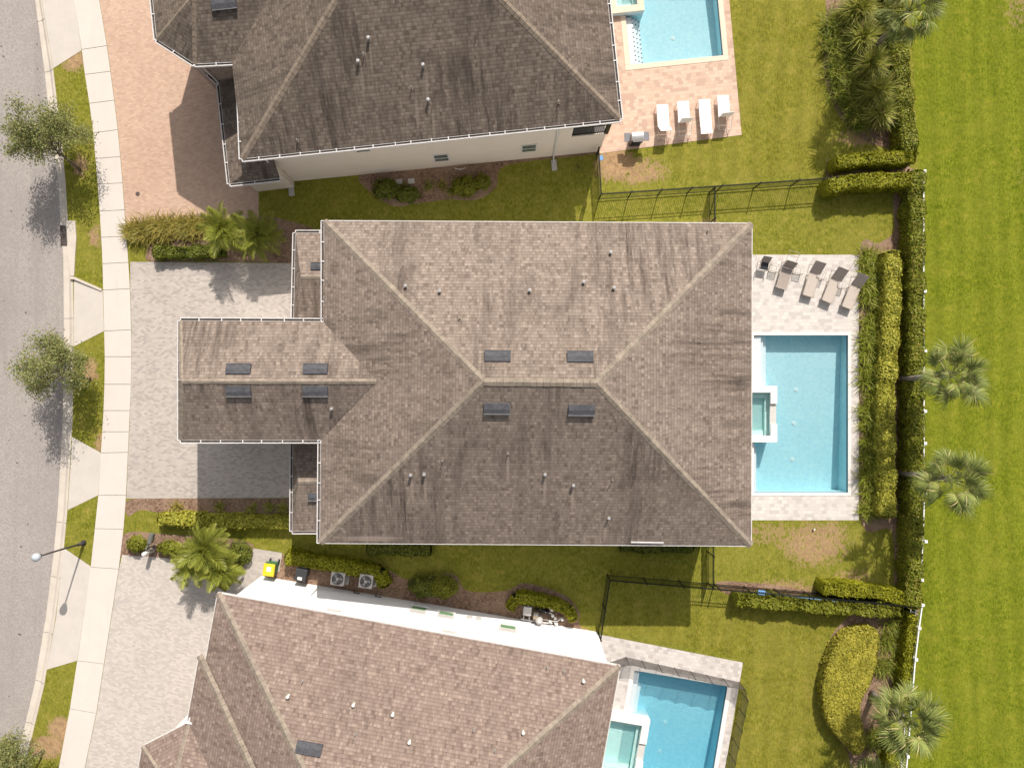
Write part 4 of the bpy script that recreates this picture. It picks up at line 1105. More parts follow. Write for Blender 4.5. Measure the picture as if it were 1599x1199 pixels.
def kidney():
    l = smooth_poly([(1352, 983), (1318, 996), (1296, 1035), (1287, 1085), (1296, 1130), (1322, 1163), (1340, 1180), (1352, 1160), (1344, 1105), (1362, 1065), (1372, 1020), (1372, 988)], 8)
    h = .95; P = [Vector((p.x, p.y)) for p in pts(l, h)]
    t = thing('kidney_hedge', 'kidney-shaped clipped yellow-green hedge in the bottom right bed', 'hedge', (P[0].x, P[0].y, 0))
    A = np.array([[p.x, p.y] for p in P]); lo, hi = A.min(0), A.max(0)
    n = 27000; q = RNG.uniform(lo, hi, (n, 2)); ins = np.zeros(n, bool); j = len(A) - 1
    for i in range(len(A)):
        c = ((A[i, 1] > q[:, 1]) != (A[j, 1] > q[:, 1])) & (q[:, 0] < (A[j, 0] - A[i, 0]) * (q[:, 1] - A[i, 1]) / (A[j, 1] - A[i, 1] + 1e-9) + A[i, 0]); ins ^= c; j = i
    q = q[ins]
    dist = np.min(np.linalg.norm(q[:, None, :] - A[None], axis=2), 1)
    z = h - .18 * np.exp(-dist * 6) + .035 * np.sin(q[:, 0] * 4) * np.sin(q[:, 1] * 3.4) - RNG.random(len(q)) ** 2 * .1
    C = np.concatenate([q, z[:, None]], 1); N = np.tile([0, 0, 1.0], (len(q), 1))
    m = 6500; k = RNG.integers(0, len(A), m); f = RNG.random((m, 1)); a, b = A[k], A[(k + 1) % len(A)]
    nr = np.stack([(b - a)[:, 1], -(b - a)[:, 0]], 1); nr = unit(nr); cen = A.mean(0)
    s2 = a * (1 - f) + b * f; sg = np.sign(((s2 - cen) * nr).sum(1, keepdims=True)); nr = nr * sg
    zz = RNG.uniform(.02, h - .08, m)
    C2 = np.concatenate([s2 + RNG.normal(0, .03, (m, 2)), zz[:, None]], 1); N2 = np.concatenate([nr, np.full((m, 1), .3)], 1)
    V, F = leaves(np.concatenate([C, C2]), np.concatenate([N, N2]), .115, .62, .38)
    np_obj('foliage', V, F, M['hedge_soft'], t)
    mb = MB(); c3 = sum((Vector((p.x, p.y, 0)) for p in P), Vector()) / len(P)
    I = [Vector((p.x, p.y, 0)).lerp(c3, .08) for p in P]; n = len(I)
    mb.add(I + [up(p, h - .17) for p in I], [(i, (i + 1) % n, n + (i + 1) % n, n + i) for i in range(n)] + [tuple(range(n, 2 * n))])
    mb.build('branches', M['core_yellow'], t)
kidney()

def bush(label, px, py, rx, ry, h, mat, size=.11, n=1500, group=None, name='shrub', cat='shrub', rz=0.0):
    c = W(px, py, h * .6); c = Vector((c.x, c.y, 0))
    t = thing(name, label, cat, c, group=group)
    D = unit(RNG.normal(0, 1, (n, 3))); D[:, 2] = np.abs(D[:, 2]) * 1.0 - .12
    rad = 1 + .14 * np.sin(D[:, 0] * 6 + px) * np.sin(D[:, 1] * 5 + py) + .09 * np.sin(D[:, 2] * 9 + D[:, 0] * 7)
    rad *= 1 - RNG.random(n) ** 2 * .3
    ca, sa = math.cos(rz), math.sin(rz)
    X = D[:, 0] * rx * rad; Y = D[:, 1] * ry * rad
    C = np.stack([c.x + X * ca - Y * sa, c.y + X * sa + Y * ca, np.maximum(.02, .35 * h + D[:, 2] * h * .65 * rad)], 1)
    V, F = leaves(C, D + np.array([0, 0, .3]), size * 1.25, .6, .5); np_obj('foliage', V, F, M[mat], t)
    mb = MB(); mb.lathe(c, [(.5 * rx, 0), (.72 * min(rx, ry), .3 * h), (.6 * min(rx, ry), .62 * h), (.2 * rx, .78 * h)], 10); mb.build('branches', M['core'], t)  # solid core, inner shade painted into its colour
    return t
bush('rounded green shrub at the left of the mailbox by the pavement', 212, 850, .62, .5, .75, 'bush_light', .09, 1300)
bush('rounded green shrub between the mailbox and the feather palm clump', 263, 856, .72, .46, .7, 'bush_light', .09, 1300)
bush('dark round shrub at the right of the feather palm clump', 372, 866, .75, .85, .75, 'bush', .09, 1600)
bush('left half of the pair of round shaded bushes against the white wall', 662, 917, .95, .62, .9, 'bush', .10, 1700, rz=R(-12))
bush('right half of the pair of round shaded bushes against the white wall', 692, 917, .85, .68, .95, 'bush_light', .10, 1700)
bush('dark glossy bush at the left end of the bed below the beige wall', 602, 294, .78, .58, .8, 'bush', .12, 1200)
bush('smaller glossy bush below the two pale stepping stones', 634, 302, .75, .5, .6, 'bush', .14, 800)
bush('light green leafy bush at the right end of the bed below the beige wall', 726, 290, .8, .6, .75, 'bush_light', .14, 1100)
bush('small rounded olive bush beside the light green leafy bush', 753, 283, .5, .5, .6, 'bush_light', .1, 700)

def clump(name, label, px, py, mat, n=90, length=.6, width=.035, spread=.12, e=(75, -15), group=None, cat='plant', lean=None, seed=0, z=.0):
    c = W(px, py); t = thing(name, label, cat, c, group=group)
    az = RNG.uniform(0, 2 * math.pi, n); f = RNG.random(n)
    e0 = R(1) * (e[0] - 55 * f ** 1.5 + RNG.normal(0, 6, n)); e1 = e0 - R(1) * (RNG.uniform(35, 95, n)); e1 = np.maximum(e1, R(e[1] - 40))
    base = np.stack([c.x + RNG.normal(0, spread, n), c.y + RNG.normal(0, spread, n), np.full(n, .02 + z)], 1)
    V, F = blades(base, az, e0, e1, length * RNG.uniform(.65, 1.1, n), width * RNG.uniform(.7, 1.2, n))
    np_obj('leaves', V, F, M[mat], t)
    mb = MB(); mb.lathe(c, [(spread * 1.4, 0), (spread * 1.1, .12), (.02, .2 + z)], 8); mb.build('crown', M['core_yellow'], t)
    return t
# border between pool deck and yellow hedge
k = 0
GB = 'strap-leaf plants bordering the pool deck'
for i, (x, y) in enumerate([(1352, 402), (1353, 424), (1352, 447), (1353, 468), (1356, 505), (1353, 528), (1354, 549), (1353, 572), (1353, 595), (1352, 640), (1353, 662), (1355, 690), (1353, 716), (1352, 742), (1353, 765), (1354, 796),
                            (1369, 412), (1369, 437), (1371, 462), (1369, 490), (1366, 518), (1368, 545), (1365, 585), (1364, 617), (1365, 650), (1367, 680), (1367, 705), (1368, 733), (1368, 760), (1369, 788)]):
    clump('strap_plant', 'green strap-leaf clump in the border between the pool deck and the yellow hedge', x, y, 'strap', 170, .8 * random.uniform(.85, 1.15), .045, .2, (74, -20), GB)
for i, (x, y) in enumerate([(213, 363), (229, 361), (246, 358), (266, 357), (287, 355), (308, 354), (327, 354), (221, 366), (256, 362), (297, 360)]):
    clump('strap_plant', 'golden strap-leaf clump in the row below the terracotta drive', x, y, 'gold_grass', 230, .88, .042, .24, (70, -25), 'golden strap-leaf plants below the terracotta drive')
for i, (x, y, lab) in enumerate([(277, 792, 'sunlit spiky rosette left of the others in the mulch by the grey drive'), (344, 792, 'shaded spiky rosette behind the yellow hedge, left of the porch'), (394, 793, 'shaded spiky rosette behind the yellow hedge, between two others'), (420, 791, 'shaded spiky rosette in the mulch second from the porch'), (443, 792, 'shaded spiky rosette in the mulch nearest the porch')]):
    clump('rosette_plant', lab, x, y, 'gold_grass' if i == 0 else 'spiky', 55, .55, .045, .05, (60, -10), 'spiky rosettes beside the grey drive')
# tall spiky shrubs of the corner bed
for (x, y, L, n, lab) in [(1328, 28, 1.7, 620, 'large spiky shrub at the top edge of the corner bed'), (1335, 72, 1.5, 520, 'spiky shrub in the corner bed left of the palm trunk'),
                          (1349, 112, 1.55, 560, 'large spiky shrub below the base of the leaning palm trunk'), (1358, 152, 1.55, 560, 'spiky shrub in the lower half of the corner bed'), (1363, 186, 1.35, 480, 'lowest spiky shrub of the corner bed, nearest the short hedge')]:
    c = W(x, y); t = thing('spiky_shrub', lab, 'shrub', c, group='spiky shrubs of the corner bed')
    az = RNG.uniform(0, 2 * math.pi, n); f = RNG.random(n)
    e0 = R(82) - R(80) * f; e1 = e0 - R(1) * RNG.uniform(10, 60, n)
    zb = RNG.uniform(.3, 1.0, n); base = np.stack([c.x + RNG.normal(0, .12, n), c.y + RNG.normal(0, .12, n), zb], 1)
    V, F = blades(base, az, e0, e1, L * RNG.uniform(.7, 1.1, n) * .85, RNG.uniform(.035, .055, n)); np_obj('leaves', V, F, M['spiky'], t)
    mb = MB(); mb.tube([c, c + Vector((.03, 0, .5)), c + Vector((0, .02, 1.1))], [.1, .09, .07], 8); mb.build('stem', M['bark'], t)
for i, (x, y, lab) in enumerate([(1304, 40, 'low dark grassy clump at the upper left of the corner bed'), (1300, 75, 'low dark grassy clump on the left edge of the corner bed'), (1313, 95, 'low dark grassy clump in the middle of the corner bed'), (1308, 118, 'low dark grassy clump left of the large spiky shrub'), (1325, 128, 'low dark grassy clump between the spiky shrubs'), (1318, 150, 'low dark grassy clump on the lower left edge of the corner bed'), (1334, 165, 'low dark grassy clump beside the lower spiky shrub'), (1312, 60, 'low dark grassy clump beside the upper spiky shrub'), (1340, 186, 'low dark grassy clump nearest the bottom of the corner bed')]):
    clump('grassy_plant', lab, x, y, 'grassy', 320, 1.05, .045, .32, (74, -10), 'low grassy plants of the corner bed')
for i, (x, y, lab) in enumerate([(1383, 1000, 'loose grassy clump beside the top right of the kidney-shaped hedge'), (1378, 1040, 'loose grassy clump right of the middle of the kidney-shaped hedge'), (1395, 975, 'loose grassy clump between the lower hedge and the white fence'), (1362, 1150, 'loose grassy clump at the bottom tip of the kidney-shaped hedge')]):
    clump('grassy_plant', lab, x, y, 'grassy', 200, .9, .035, .26, (65, -20), 'loose grassy plants of the kidney bed')
for (x, y, lab) in [(668, 292, 'dry twiggy plant left of centre in the bed below the beige wall'), (690, 290, 'dry golden twiggy plant in the bed below the beige wall'), (705, 300, 'dry twiggy plant beside the light green bush')]:
    clump('twiggy_plant', lab, x, y, 'gold_grass' if x == 690 else 'spiky', 70, .45, .018, .15, (70, 0), 'dry twiggy plants by the beige wall')
clump('twiggy_plant', 'pale straggly plant on the shaded lawn beside the black fence corner', 903, 262, 'spiky', 50, .7, .015, .05, (35, 0))

# palms -------------------------------------------------------------
def fan_frond(name, mat, pet=1.0, blade=.80, nseg=26):
    """sabal leaf along +X: petiole, then a folded fan of drooping segments"""
    a = np.linspace(-R(125), R(125), nseg) + RNG.normal(0, .03, nseg)
    n = nseg
    costa = .28 * (1 - np.abs(a) / R(125))
    base = np.stack([pet + costa * .6, np.zeros(n), .05 - costa * .10], 1)
    ln = blade * (1 - .35 * (np.abs(a) / R(125)) ** 2) * RNG.uniform(.88, 1.08, n)
    e0 = R(12) - .25 * np.abs(np.sin(a)); e1 = e0 - R(1) * RNG.uniform(45, 105, n)
    V, F = blades(base, a, e0, e1, ln, np.full(n, .058))
    V2, F2 = blades(np.array([[0, .0, 0], [0, .0, .012]]), np.zeros(2), np.array([R(8), R(8)]), np.array([R(-6), R(-6)]), np.array([pet + .2, pet + .2]), np.array([.045, .03]))
    me_v = np.concatenate([V, V2]); me_f = np.concatenate([F, F2 + len(V)])
    return me_v, me_f
def feather_frond(L=1.3, nl=26, ll=.36):
    t = np.linspace(.12, 1, nl); el = R(38) - R(95) * t
    ds = L / nl; x = np.cumsum(np.cos(el) * ds); z = np.cumsum(np.sin(el) * ds)
    V = []; F = []; off = 0
    for s in (-1, 1):
        base = np.stack([x, np.zeros(nl), z], 1); az = s * (R(68) - R(30) * t + RNG.normal(0, .06, nl))
        ln = ll * np.sin(np.pi * (.18 + .8 * t)) ** .7 * RNG.uniform(.85, 1.1, nl) + .05
        v, f = blades(base, az, np.full(nl, R(22)) - R(30) * t, np.full(nl, R(-35)) - R(25) * t, ln, np.full(nl, .032))
        V.append(v); F.append(f + off); off += len(v)
    v, f = blades(np.array([[0, 0, 0.]]), np.zeros(1), np.array([R(48)]), np.array([R(-50)]), np.array([L]), np.array([.035]))
    V.append(v); F.append(f + off)
    return np.concatenate(V), np.concatenate(F)
FAN = []; FEATHER = []
def frond_mesh(kind, i):
    store = FAN if kind == 'fan' else FEATHER
    if len(store) <= i:
        V, F = fan_frond('f', None) if kind == 'fan' else feather_frond()
        o = np_obj('frond', V, F, M['frond'] if kind == 'fan' else M['frond_green']); me = o.data; bpy.data.objects.remove(o); store.append(me)
    return store[i]
for kk in ('fan', 'feather'):
    for q in range(5): frond_mesh(kk, q)
def palm(name, label, base, top, kind, count, scale=1.0, trunk=(.17, .13), group=None, elev=(75, -35)):
    b, tp = base, top
    t = thing(name, label, 'palm', b, group=group)
    mb = MB(); n = 9; P = []; rad = []
    for i in range(n):
        f = i / (n - 1); p = b.lerp(tp, f); p = Vector((b.x + (tp.x - b.x) * f ** 1.3, b.y + (tp.y - b.y) * f ** 1.3, b.z + (tp.z - b.z) * f))
        P.append(p); rad.append(trunk[0] + (trunk[1] - trunk[0]) * f + (.06 if i == 0 else 0) + (.05 if kind == 'fan' and i >= n - 3 else 0) + random.uniform(-.008, .008))
    mb.tube(P, rad, 12); o = mb.build('trunk', M['palm_bark'], t, smooth=True)
    if kind == 'fan':   # cut leaf bases at the neck of the trunk
        mb = MB()
        for i in range(34):
            f = random.uniform(.62, 1); a = random.uniform(0, 6.28); p = Vector((b.x + (tp.x - b.x) * f ** 1.3, b.y + (tp.y - b.y) * f ** 1.3, b.z + (tp.z - b.z) * f))
            d = Vector((math.cos(a), math.sin(a), 0)); mb.beam(p + d * .12, p + d * .26 + Vector((0, 0, .22)), .05, .02)
        mb.build('boots', M['palm_bark'], o)
    for i in range(count):
        f = (i + .5) / count; az = i * 2.39996 + random.uniform(-.25, .25)
        el = R(elev[0]) + (R(elev[1]) - R(elev[0])) * f ** .85 + random.uniform(-.12, .12)
        fo = bpy.data.objects.new('frond', frond_mesh(kind, i % 5)); COL.objects.link(fo); fo.parent = t
        fo.location = tp - b + Vector((0, 0, .12 * (1 - f)))
        s = scale * random.uniform(.78, 1.12) * (.8 + .25 * math.sin(math.pi * min(1, f + .2)))
        fo.scale = (s, s, s); fo.rotation_euler = (random.uniform(-.6, .6), -el, az)
    return t
GP = 'sabal palms along the back hedge'
palm('sabal_palm', 'sabal palm leaning over the white fence, upper of the pair behind the yellow hedge', W(1405, 592), W(1484, 585, 4.5), 'fan', 30, 1.1, group=GP)
palm('sabal_palm', 'sabal palm leaning over the white fence, lower of the pair behind the yellow hedge', W(1404, 737), W(1481, 748, 4.5), 'fan', 31, 1.12, group=GP)
palm('sabal_palm', 'sabal palm with a bare grey trunk leaning over the field in the top right corner', W(1356, 83), W(1418, 20, 4.4), 'fan', 33, 1.15, (.17, .13), group=GP)
palm('sabal_palm', 'sabal palm spreading over the white fence beside the kidney-shaped hedge', W(1362, 1083), W(1408, 1118, 3.6), 'fan', 34, 1.18, group=GP)
palm('sabal_palm', 'low sabal palm half in frame at the very bottom of the kidney bed', W(1345, 1190), W(1362, 1222, 2.2), 'fan', 28, 1.0, group=GP)
GF = 'feather palms beside the drives'
palm('feather_palm', 'sunlit feather palm between the terracotta drive and the grey drive', W(364, 372), W(353, 362, 1.35), 'feather', 40, 1.3, (.1, .08), GF, (80, -15))
palm('feather_palm', 'shaded feather palm right of its sunlit twin, near the porch roof', W(414, 378), W(406, 369, 1.3), 'feather', 38, 1.28, (.1, .08), GF, (80, -15))
palm('feather_palm', 'largest crown of the feather palm clump, reaching up to the yellow hedge', W(345, 850), W(326, 856, 1.6), 'feather', 44, 1.3, (.1, .08), GF, (82, -15))
palm('feather_palm', 'left lower crown of the feather palm clump, hanging over the pale drive', W(325, 868), W(303, 878, 1.25), 'feather', 36, 1.12, (.1, .08), GF, (78, -25))
palm('feather_palm', 'right lower crown of the feather palm clump, beside the dark round shrub', W(368, 874), W(350, 886, 1.25), 'feather', 36, 1.12, (.1, .08), GF, (78, -25))

# street trees --------------------------------------------------------
def street_tree(label, base, crown, spread, h0, nleaf, seed):
    rs = random.Random(seed)
    t = thing('street_tree', label, 'tree', base, group='young trees on the verge')
    trunk = MB(); limbs = MB(); tips = []
    top = Vector((base.x + (crown.x - base.x) * .45, base.y + (crown.y - base.y) * .45, crown.z * .6))
    trunk.tube([base, base.lerp(top, .35) + Vector((.04, -.03, 0)), base.lerp(top, .7) + Vector((-.03, .03, 0)), top], [.085, .065, .055, .045], 8)
    def grow(p, d, L, r, lvl):
        q = p; pp = [p]; rr = [r]
        for i in range(3):
            d = (d + Vector((rs.gauss(0, .16), rs.gauss(0, .16), rs.gauss(.02, .10)))).normalized(); q = q + d * (L / 3); pp.append(q); rr.append(r * (1 - .22 * (i + 1)))
            if lvl >= 1: tips.append((q, d))
        limbs.tube(pp, rr, 5, caps=False)
        if lvl < 3:
            for i in range(4 if lvl < 2 else 3):
                f = rs.uniform(.35, 1); k = min(2, int(f * 3)); s = pp[k].lerp(pp[k + 1], f * 3 - k if f * 3 - k <= 1 else 1)
                dd = (d + Vector((rs.gauss(0, .75), rs.gauss(0, .75), rs.gauss(.1, .4)))).normalized(); grow(s, dd, L * rs.uniform(.5, .75), r * .5, lvl + 1)
    for i in range(9):
        a = i * 2.4 + rs.uniform(-.3, .3); f = rs.uniform(.55, 1); s = base.lerp(top, f) if f < 1 else top
        ln = Vector((crown.x - base.x, crown.y - base.y, 0)).normalized() * .75
        d = (Vector((math.cos(a) * .9, math.sin(a) * .9, rs.uniform(.15, .9))) + ln).normalized()
        grow(s, d, spread * rs.uniform(.6, 1.0), .03, 0)
    grow(top, Vector((crown.x - top.x, crown.y - top.y, (crown.z - top.z) * 1.6)).normalized(), spread, .035, 0)
    trunk.build('trunk', M['bark'], t, smooth=True)
    T = np.array([p[:] for p, d in tips]); idx = RNG.integers(0, len(T), nleaf)
    C = T[idx] + RNG.normal(0, .19, (nleaf, 3)); N = np.tile([0, 0, 1.0], (nleaf, 1))
    V, F = leaves(C, N, .12, .45, .8); np_obj('crown', V, F, M['tree_leaf'], t)
    limbs.build('branches', M['bark'], t)
street_tree('airy young tree over the kerb near the storm drain', W(126, 266), W(48, 198, 3.3), 1.8, 0, 13000, 3)
street_tree('airy young tree over the kerb between the two grey aprons', W(141, 592), W(56, 568, 3.5), 1.75, 0, 11000, 11)
street_tree('young tree cut by the bottom left corner, its trunk leaning over the verge', W(68, 1172), W(-14, 1208, 3.2), 1.35, 0, 10000, 5)

# ------------------------------------------------------------------ furniture and kit
def copy_tree(o, parent=None):
    c = o.copy(); COL.objects.link(c); c.parent = parent
    for ch in list(o.children): copy_tree(ch, c)
    return c
def lounger_sling(label, px, py, rz, back=50, mat='sling_beige', backmat='sling_brown_and_shade', seat=1.28, bl=.72, group='taupe loungers on the pale deck'):
    t = thing('sun_lounger', label, 'sun lounger', W(px, py), rz, group)
    w, z = .64, .36
    mb = MB(); mb.box((0, -seat / 2, z), (w - .07, seat, .018)); s = mb.build('seat', M[mat], t, local=True, bevel=.005)
    mb = MB()
    for sx in (-1, 1): mb.beam((sx * (w / 2 - .02), 0, z), (sx * (w / 2 - .02), -seat - .02, z), .045, .04)
    mb.beam((-w / 2 + .02, -seat, z), (w / 2 - .02, -seat, z), .045, .04); mb.beam((-w / 2 + .02, .0, z - .02), (w / 2 - .02, .0, z - .02), .04, .03)
    mb.build('frame', M['frame_taupe'], t, local=True)
    for sx in (-1, 1):
        for y in (-seat + .08, -.12):
            mb = MB(); mb.beam((sx * (w / 2 - .02), y, 0), (sx * (w / 2 - .02), y, z - .02), .04, .04); mb.build('leg', M['frame_taupe'], t, local=True)
    a = R(back); c, sn = math.cos(a), math.sin(a)
    mb = MB(); mb.box(None, (w, bl, .02), m=Matrix.Translation((0, .03, z + .02)) @ Matrix.Rotation(a, 4, 'X') @ Matrix.Translation((0, bl / 2, 0))); bk = mb.build('backrest', M[backmat], t, local=True, bevel=.005)  # on beige loungers the seat's fabric, with shade put into the colour
    mb = MB()
    for sx in (-1, 1): mb.beam((sx * (w / 2 - .03), .03 + bl * .6 * c, z + bl * .6 * sn), (sx * (w / 2 - .03), .03 + bl * .75 * c + .1, .0), .03, .03)
    mb.build('brace', M['frame_taupe'], t, local=True)
    return t
ang = R(-21)
lounger_sling('brown folded lounger beside the dark chair, leftmost of the taupe set', 1225.5, 421, R(-17), 62, 'sling_brown_and_shade', 'sling_brown_and_shade', 1.2, .62)
lounger_sling('beige lounger with raised back, painted dark for shade, right next to the brown folded one', 1267, 430.5, R(-16), 38, bl=.82)
lounger_sling('beige lounger with raised back, painted dark for shade, third from the house', 1299.5, 440.5, R(-22), 38, bl=.85)
lounger_sling('beige lounger with raised back, painted dark for shade, touching the strap-leaf border', 1330.5, 450, R(-22), 38, bl=.85)

def side_table(label, px, py, rz):
    t = thing('side_table', label, 'side table', W(px, py), rz, 'glass side tables between loungers')
    z, w = .42, .44
    mb = MB(); mb.box((0, 0, z), (w, w, .012)); mb.build('table_top', M['glass_top'], t, local=True, bevel=.01)
    mb = MB(); q = w / 2
    for a, b in (((-q, -q), (q, -q)), ((q, -q), (q, q)), ((q, q), (-q, q)), ((-q, q), (-q, -q))):
        mb.tube([(*a, z - .015), (*b, z - .015)], .014, 6); mb.tube([(*a, .02), (*b, .02)], .012, 6)
    mb.build('frame', M['frame_taupe'], t, local=True)
    for sx in (-1, 1):
        for sy in (-1, 1): mb = MB(); mb.tube([(sx * q, sy * q, 0), (sx * q, sy * q, z - .02)], .013, 6); mb.build('leg', M['frame_taupe'], t, local=True)
    return t
st0 = side_table('glass side table between the dark chair and the brown folded lounger', 1206.5, 420, R(-12))
for (x, y, a, lab) in ((1244.5, 423, -12, 'glass side table between the brown folded lounger and the first beige one'), (1278, 431, -18, 'glass side table between the first and second beige loungers'), (1309.5, 445, -12, 'glass side table beside the lounger at the strap-leaf border')):
    c = copy_tree(st0); c.location = W(x, y); c.rotation_euler = (0, 0, R(a)); c['label'] = lab

def patio_chair(label, px, py, rz):
    t = thing('patio_chair', label, 'chair', W(px, py), rz, 'patio chairs on the pale deck')
    w = .5
    mb = MB(); mb.box((0, 0, .42), (w, .45, .02)); mb.build('seat', M['grill_black'], t, local=True, bevel=.005)
    mb = MB(); mb.box((0, .33, .66), (w, .02, .5), 0, R(-32)); mb.build('backrest', M['sling_brown_and_shade'], t, local=True)
    for sx in (-1, 1):
        for sy, y in ((-1, -.2), (1, .24)): mb = MB(); mb.tube([(sx * w / 2, y * 1.1, 0), (sx * w / 2, y, .42)], .016, 6); mb.build('leg', M['frame_taupe'], t, local=True)
        mb = MB(); mb.tube([(sx * (w / 2 + .03), -.2, .42), (sx * (w / 2 + .03), -.22, .62), (sx * (w / 2 + .03), .3, .64)], .018, 6); mb.build('armrest', M['frame_taupe'], t, local=True)
patio_chair('brown-backed patio chair with a dark seat at the upper left of the pale deck', 1189, 417, R(-10))

# an empty lounger frame lying between
def bare_frame(label, px, py, rz):
    t = thing('lounger_frame', label, 'lounger frame', W(px, py), rz)
    mb = MB(); w, L, z = .6, .75, .36
    mb.tube([(-w / 2, 0, 0), (-w / 2, 0, z), (-w / 2, L, z + .35), (w / 2, L, z + .35), (w / 2, 0, z), (w / 2, 0, 0)], .016, 6)
    mb.build('tube_frame', M['frame_taupe'], t, local=True)
    mb = MB(); mb.tube([(-w / 2, .2, z + .09), (w / 2, .2, z + .09)], .014, 6); mb.tube([(-w / 2, .5, z + .22), (w / 2, .5, z + .22)], .012, 6); mb.build('cross_bar', M['frame_taupe'], t, local=True)
bare_frame('bare tube frame without fabric above the brown folded lounger', 1229, 416, R(-14))

def lounger_white(label, px, py, rz, back, flat=False):
    """head end points down the picture (local -Y)"""
    t = thing('white_lounger', label, 'sun lounger', W(px, py), rz, 'white loungers on the terracotta deck')
    w, z, seat, bl = .66, .38, 1.22, .78
    mb = MB(); n = 14
    mb.box((0, seat / 2, z), (w, seat - .01, .025)); mb.build('seat', M['cushion_white'], t, local=True, bevel=.008)
    mb = MB()
    for sx in (-1, 1): mb.tube([(sx * w / 2, seat, z - .03), (sx * w / 2, -.75, z - .03)], .018, 6)
    mb.tube([(-w / 2, -.75, z - .03), (w / 2, -.75, z - .03)], .018, 6); mb.tube([(-w / 2, -.45, z - .03), (w / 2, -.45, z - .03)], .014, 6)
    mb.build('frame', M['frame_white'], t, local=True)
    for sx in (-1, 1):
        for y in (seat - .1, .1, -.7):
            mb = MB(); mb.tube([(sx * w / 2, y, z - .03), (sx * (w / 2 + .02), y, 0)], .016, 6); mb.build('leg', M['frame_white'], t, local=True)
    mb = MB(); a = R(back)
    mb.box(None, (w, bl, .025), m=Matrix.Translation((0, -.02, z + .01)) @ Matrix.Rotation(-a, 4, 'X') @ Matrix.Translation((0, -bl / 2, 0)))
    mb.build('backrest', M['cushion_white'], t, local=True, bevel=.008)
    if not flat:
        mb = MB()
        mb.tube([(w / 2, -.02 - bl * .7 * math.cos(a), z + bl * .7 * math.sin(a)), (w / 2 + .03, -.55, z - .03)], .012, 6); mb.build('brace', M['frame_white'], t, local=True)
lounger_white('white lounger with half-raised back nearest the grill', 1034, 200, R(4), 50)
lounger_white('white lounger with upright back, second from the grill', 1066, 195, R(4), 88)
lounger_white('white lounger lying fully flat', 1099, 192, R(4), 3, True)
lounger_white('white lounger with upright back nearest the lawn', 1128, 186, R(4), 86)

def grill():
    t = thing('barbecue_grill', 'black barbecue grill with a silver lid on the corner of the terracotta deck', 'grill', W(990, 223), R(3))
    mb = MB(); mb.box((0, 0, .45), (.62, .5, .7)); mb.build('cabinet', M['grill_black'], t, local=True, bevel=.02)
    mb = MB(); mb.tube([(-.33, .0, 1.0), (.33, .0, 1.0)], .24, 18); mb.build('lid', M['steel'], t, local=True, smooth=False)
    mb = MB(); mb.box((0, -.27, .86), (.64, .1, .12)); mb.build('control_panel', M['grill_black'], t, local=True, bevel=.01)
    for sx in (-1, 1): mb = MB(); mb.box((sx * .53, .02, .88), (.36, .5, .05)); mb.build('side_shelf', M['grill_grey'], t, local=True, bevel=.01)
    mb = MB(); mb.tube([(-.25, -.25, 1.04), (-.25, -.3, 1.06), (.25, -.3, 1.06), (.25, -.25, 1.04)], .014, 6); mb.build('handle', M['steel'], t, local=True)
    for sx in (-1, 1): mb = MB(); mb.tube([(sx * .28, -.15, .07), (sx * .32, -.15, .07)], .07, 12); mb.build('wheel', M['grill_black'], t, local=True)
grill()

def bin_(label, px, py, rz, body, lid, sticker, name='wheelie_bin'):
    t = thing(name, label, 'bin', W(px, py), rz)
    mb = MB(); a, b, h = .25, .31, .95
    mb.add([(-a, -a, .05), (a, -a, .05), (a, a, .05), (-a, a, .05), (-b, -b * 1.1, h), (b, -b * 1.1, h), (b, b * 1.1, h), (-b, b * 1.1, h)], [(0, 3, 2, 1), (0, 1, 5, 4), (1, 2, 6, 5), (2, 3, 7, 6), (3, 0, 4, 7), (4, 5, 6, 7)])
    mb.build('body', M[body], t, local=True, bevel=.03)
    mb = MB(); mb.add([(-.34, -.4, h), (.34, -.4, h), (.34, .34, h), (-.34, .34, h), (-.31, -.34, h + .09), (.31, -.34, h + .09), (.31, .3, h + .07), (-.31, .3, h + .07)], [(0, 3, 2, 1), (0, 1, 5, 4), (1, 2, 6, 5), (2, 3, 7, 6), (3, 0, 4, 7), (4, 5, 6, 7)])
    l = mb.build('lid', M[lid], t, local=True, bevel=.02)
    mb = MB(); sx, sy, w, d = sticker; mb.box((sx, sy, h + .092), (w, d, .006)); mb.build('sticker', M['sticker'], l, local=True)
    mb = MB(); mb.tube([(-.22, .36, h - .02), (-.22, .43, h - .02), (.22, .43, h - .02), (.22, .36, h - .02)], .02, 6); mb.build('handle', M[body], t, local=True)
    for s in (-1, 1): mb = MB(); mb.tube([(s * .22, .29, .12), (s * .29, .29, .12)], .12, 14); mb.build('wheel', M['bin_black'], t, local=True)
bin_('green wheelie bin with a bright yellow lid by the white wall', 429, 882, R(-8), 'bin_green', 'yellow', (.02, .04, .24, .26))
bin_('charcoal wheelie bin against the white wall, behind the hedge', 478, 890, R(-10), 'bin_black', 'bin_black', (-.02, -.2, .26, .16))

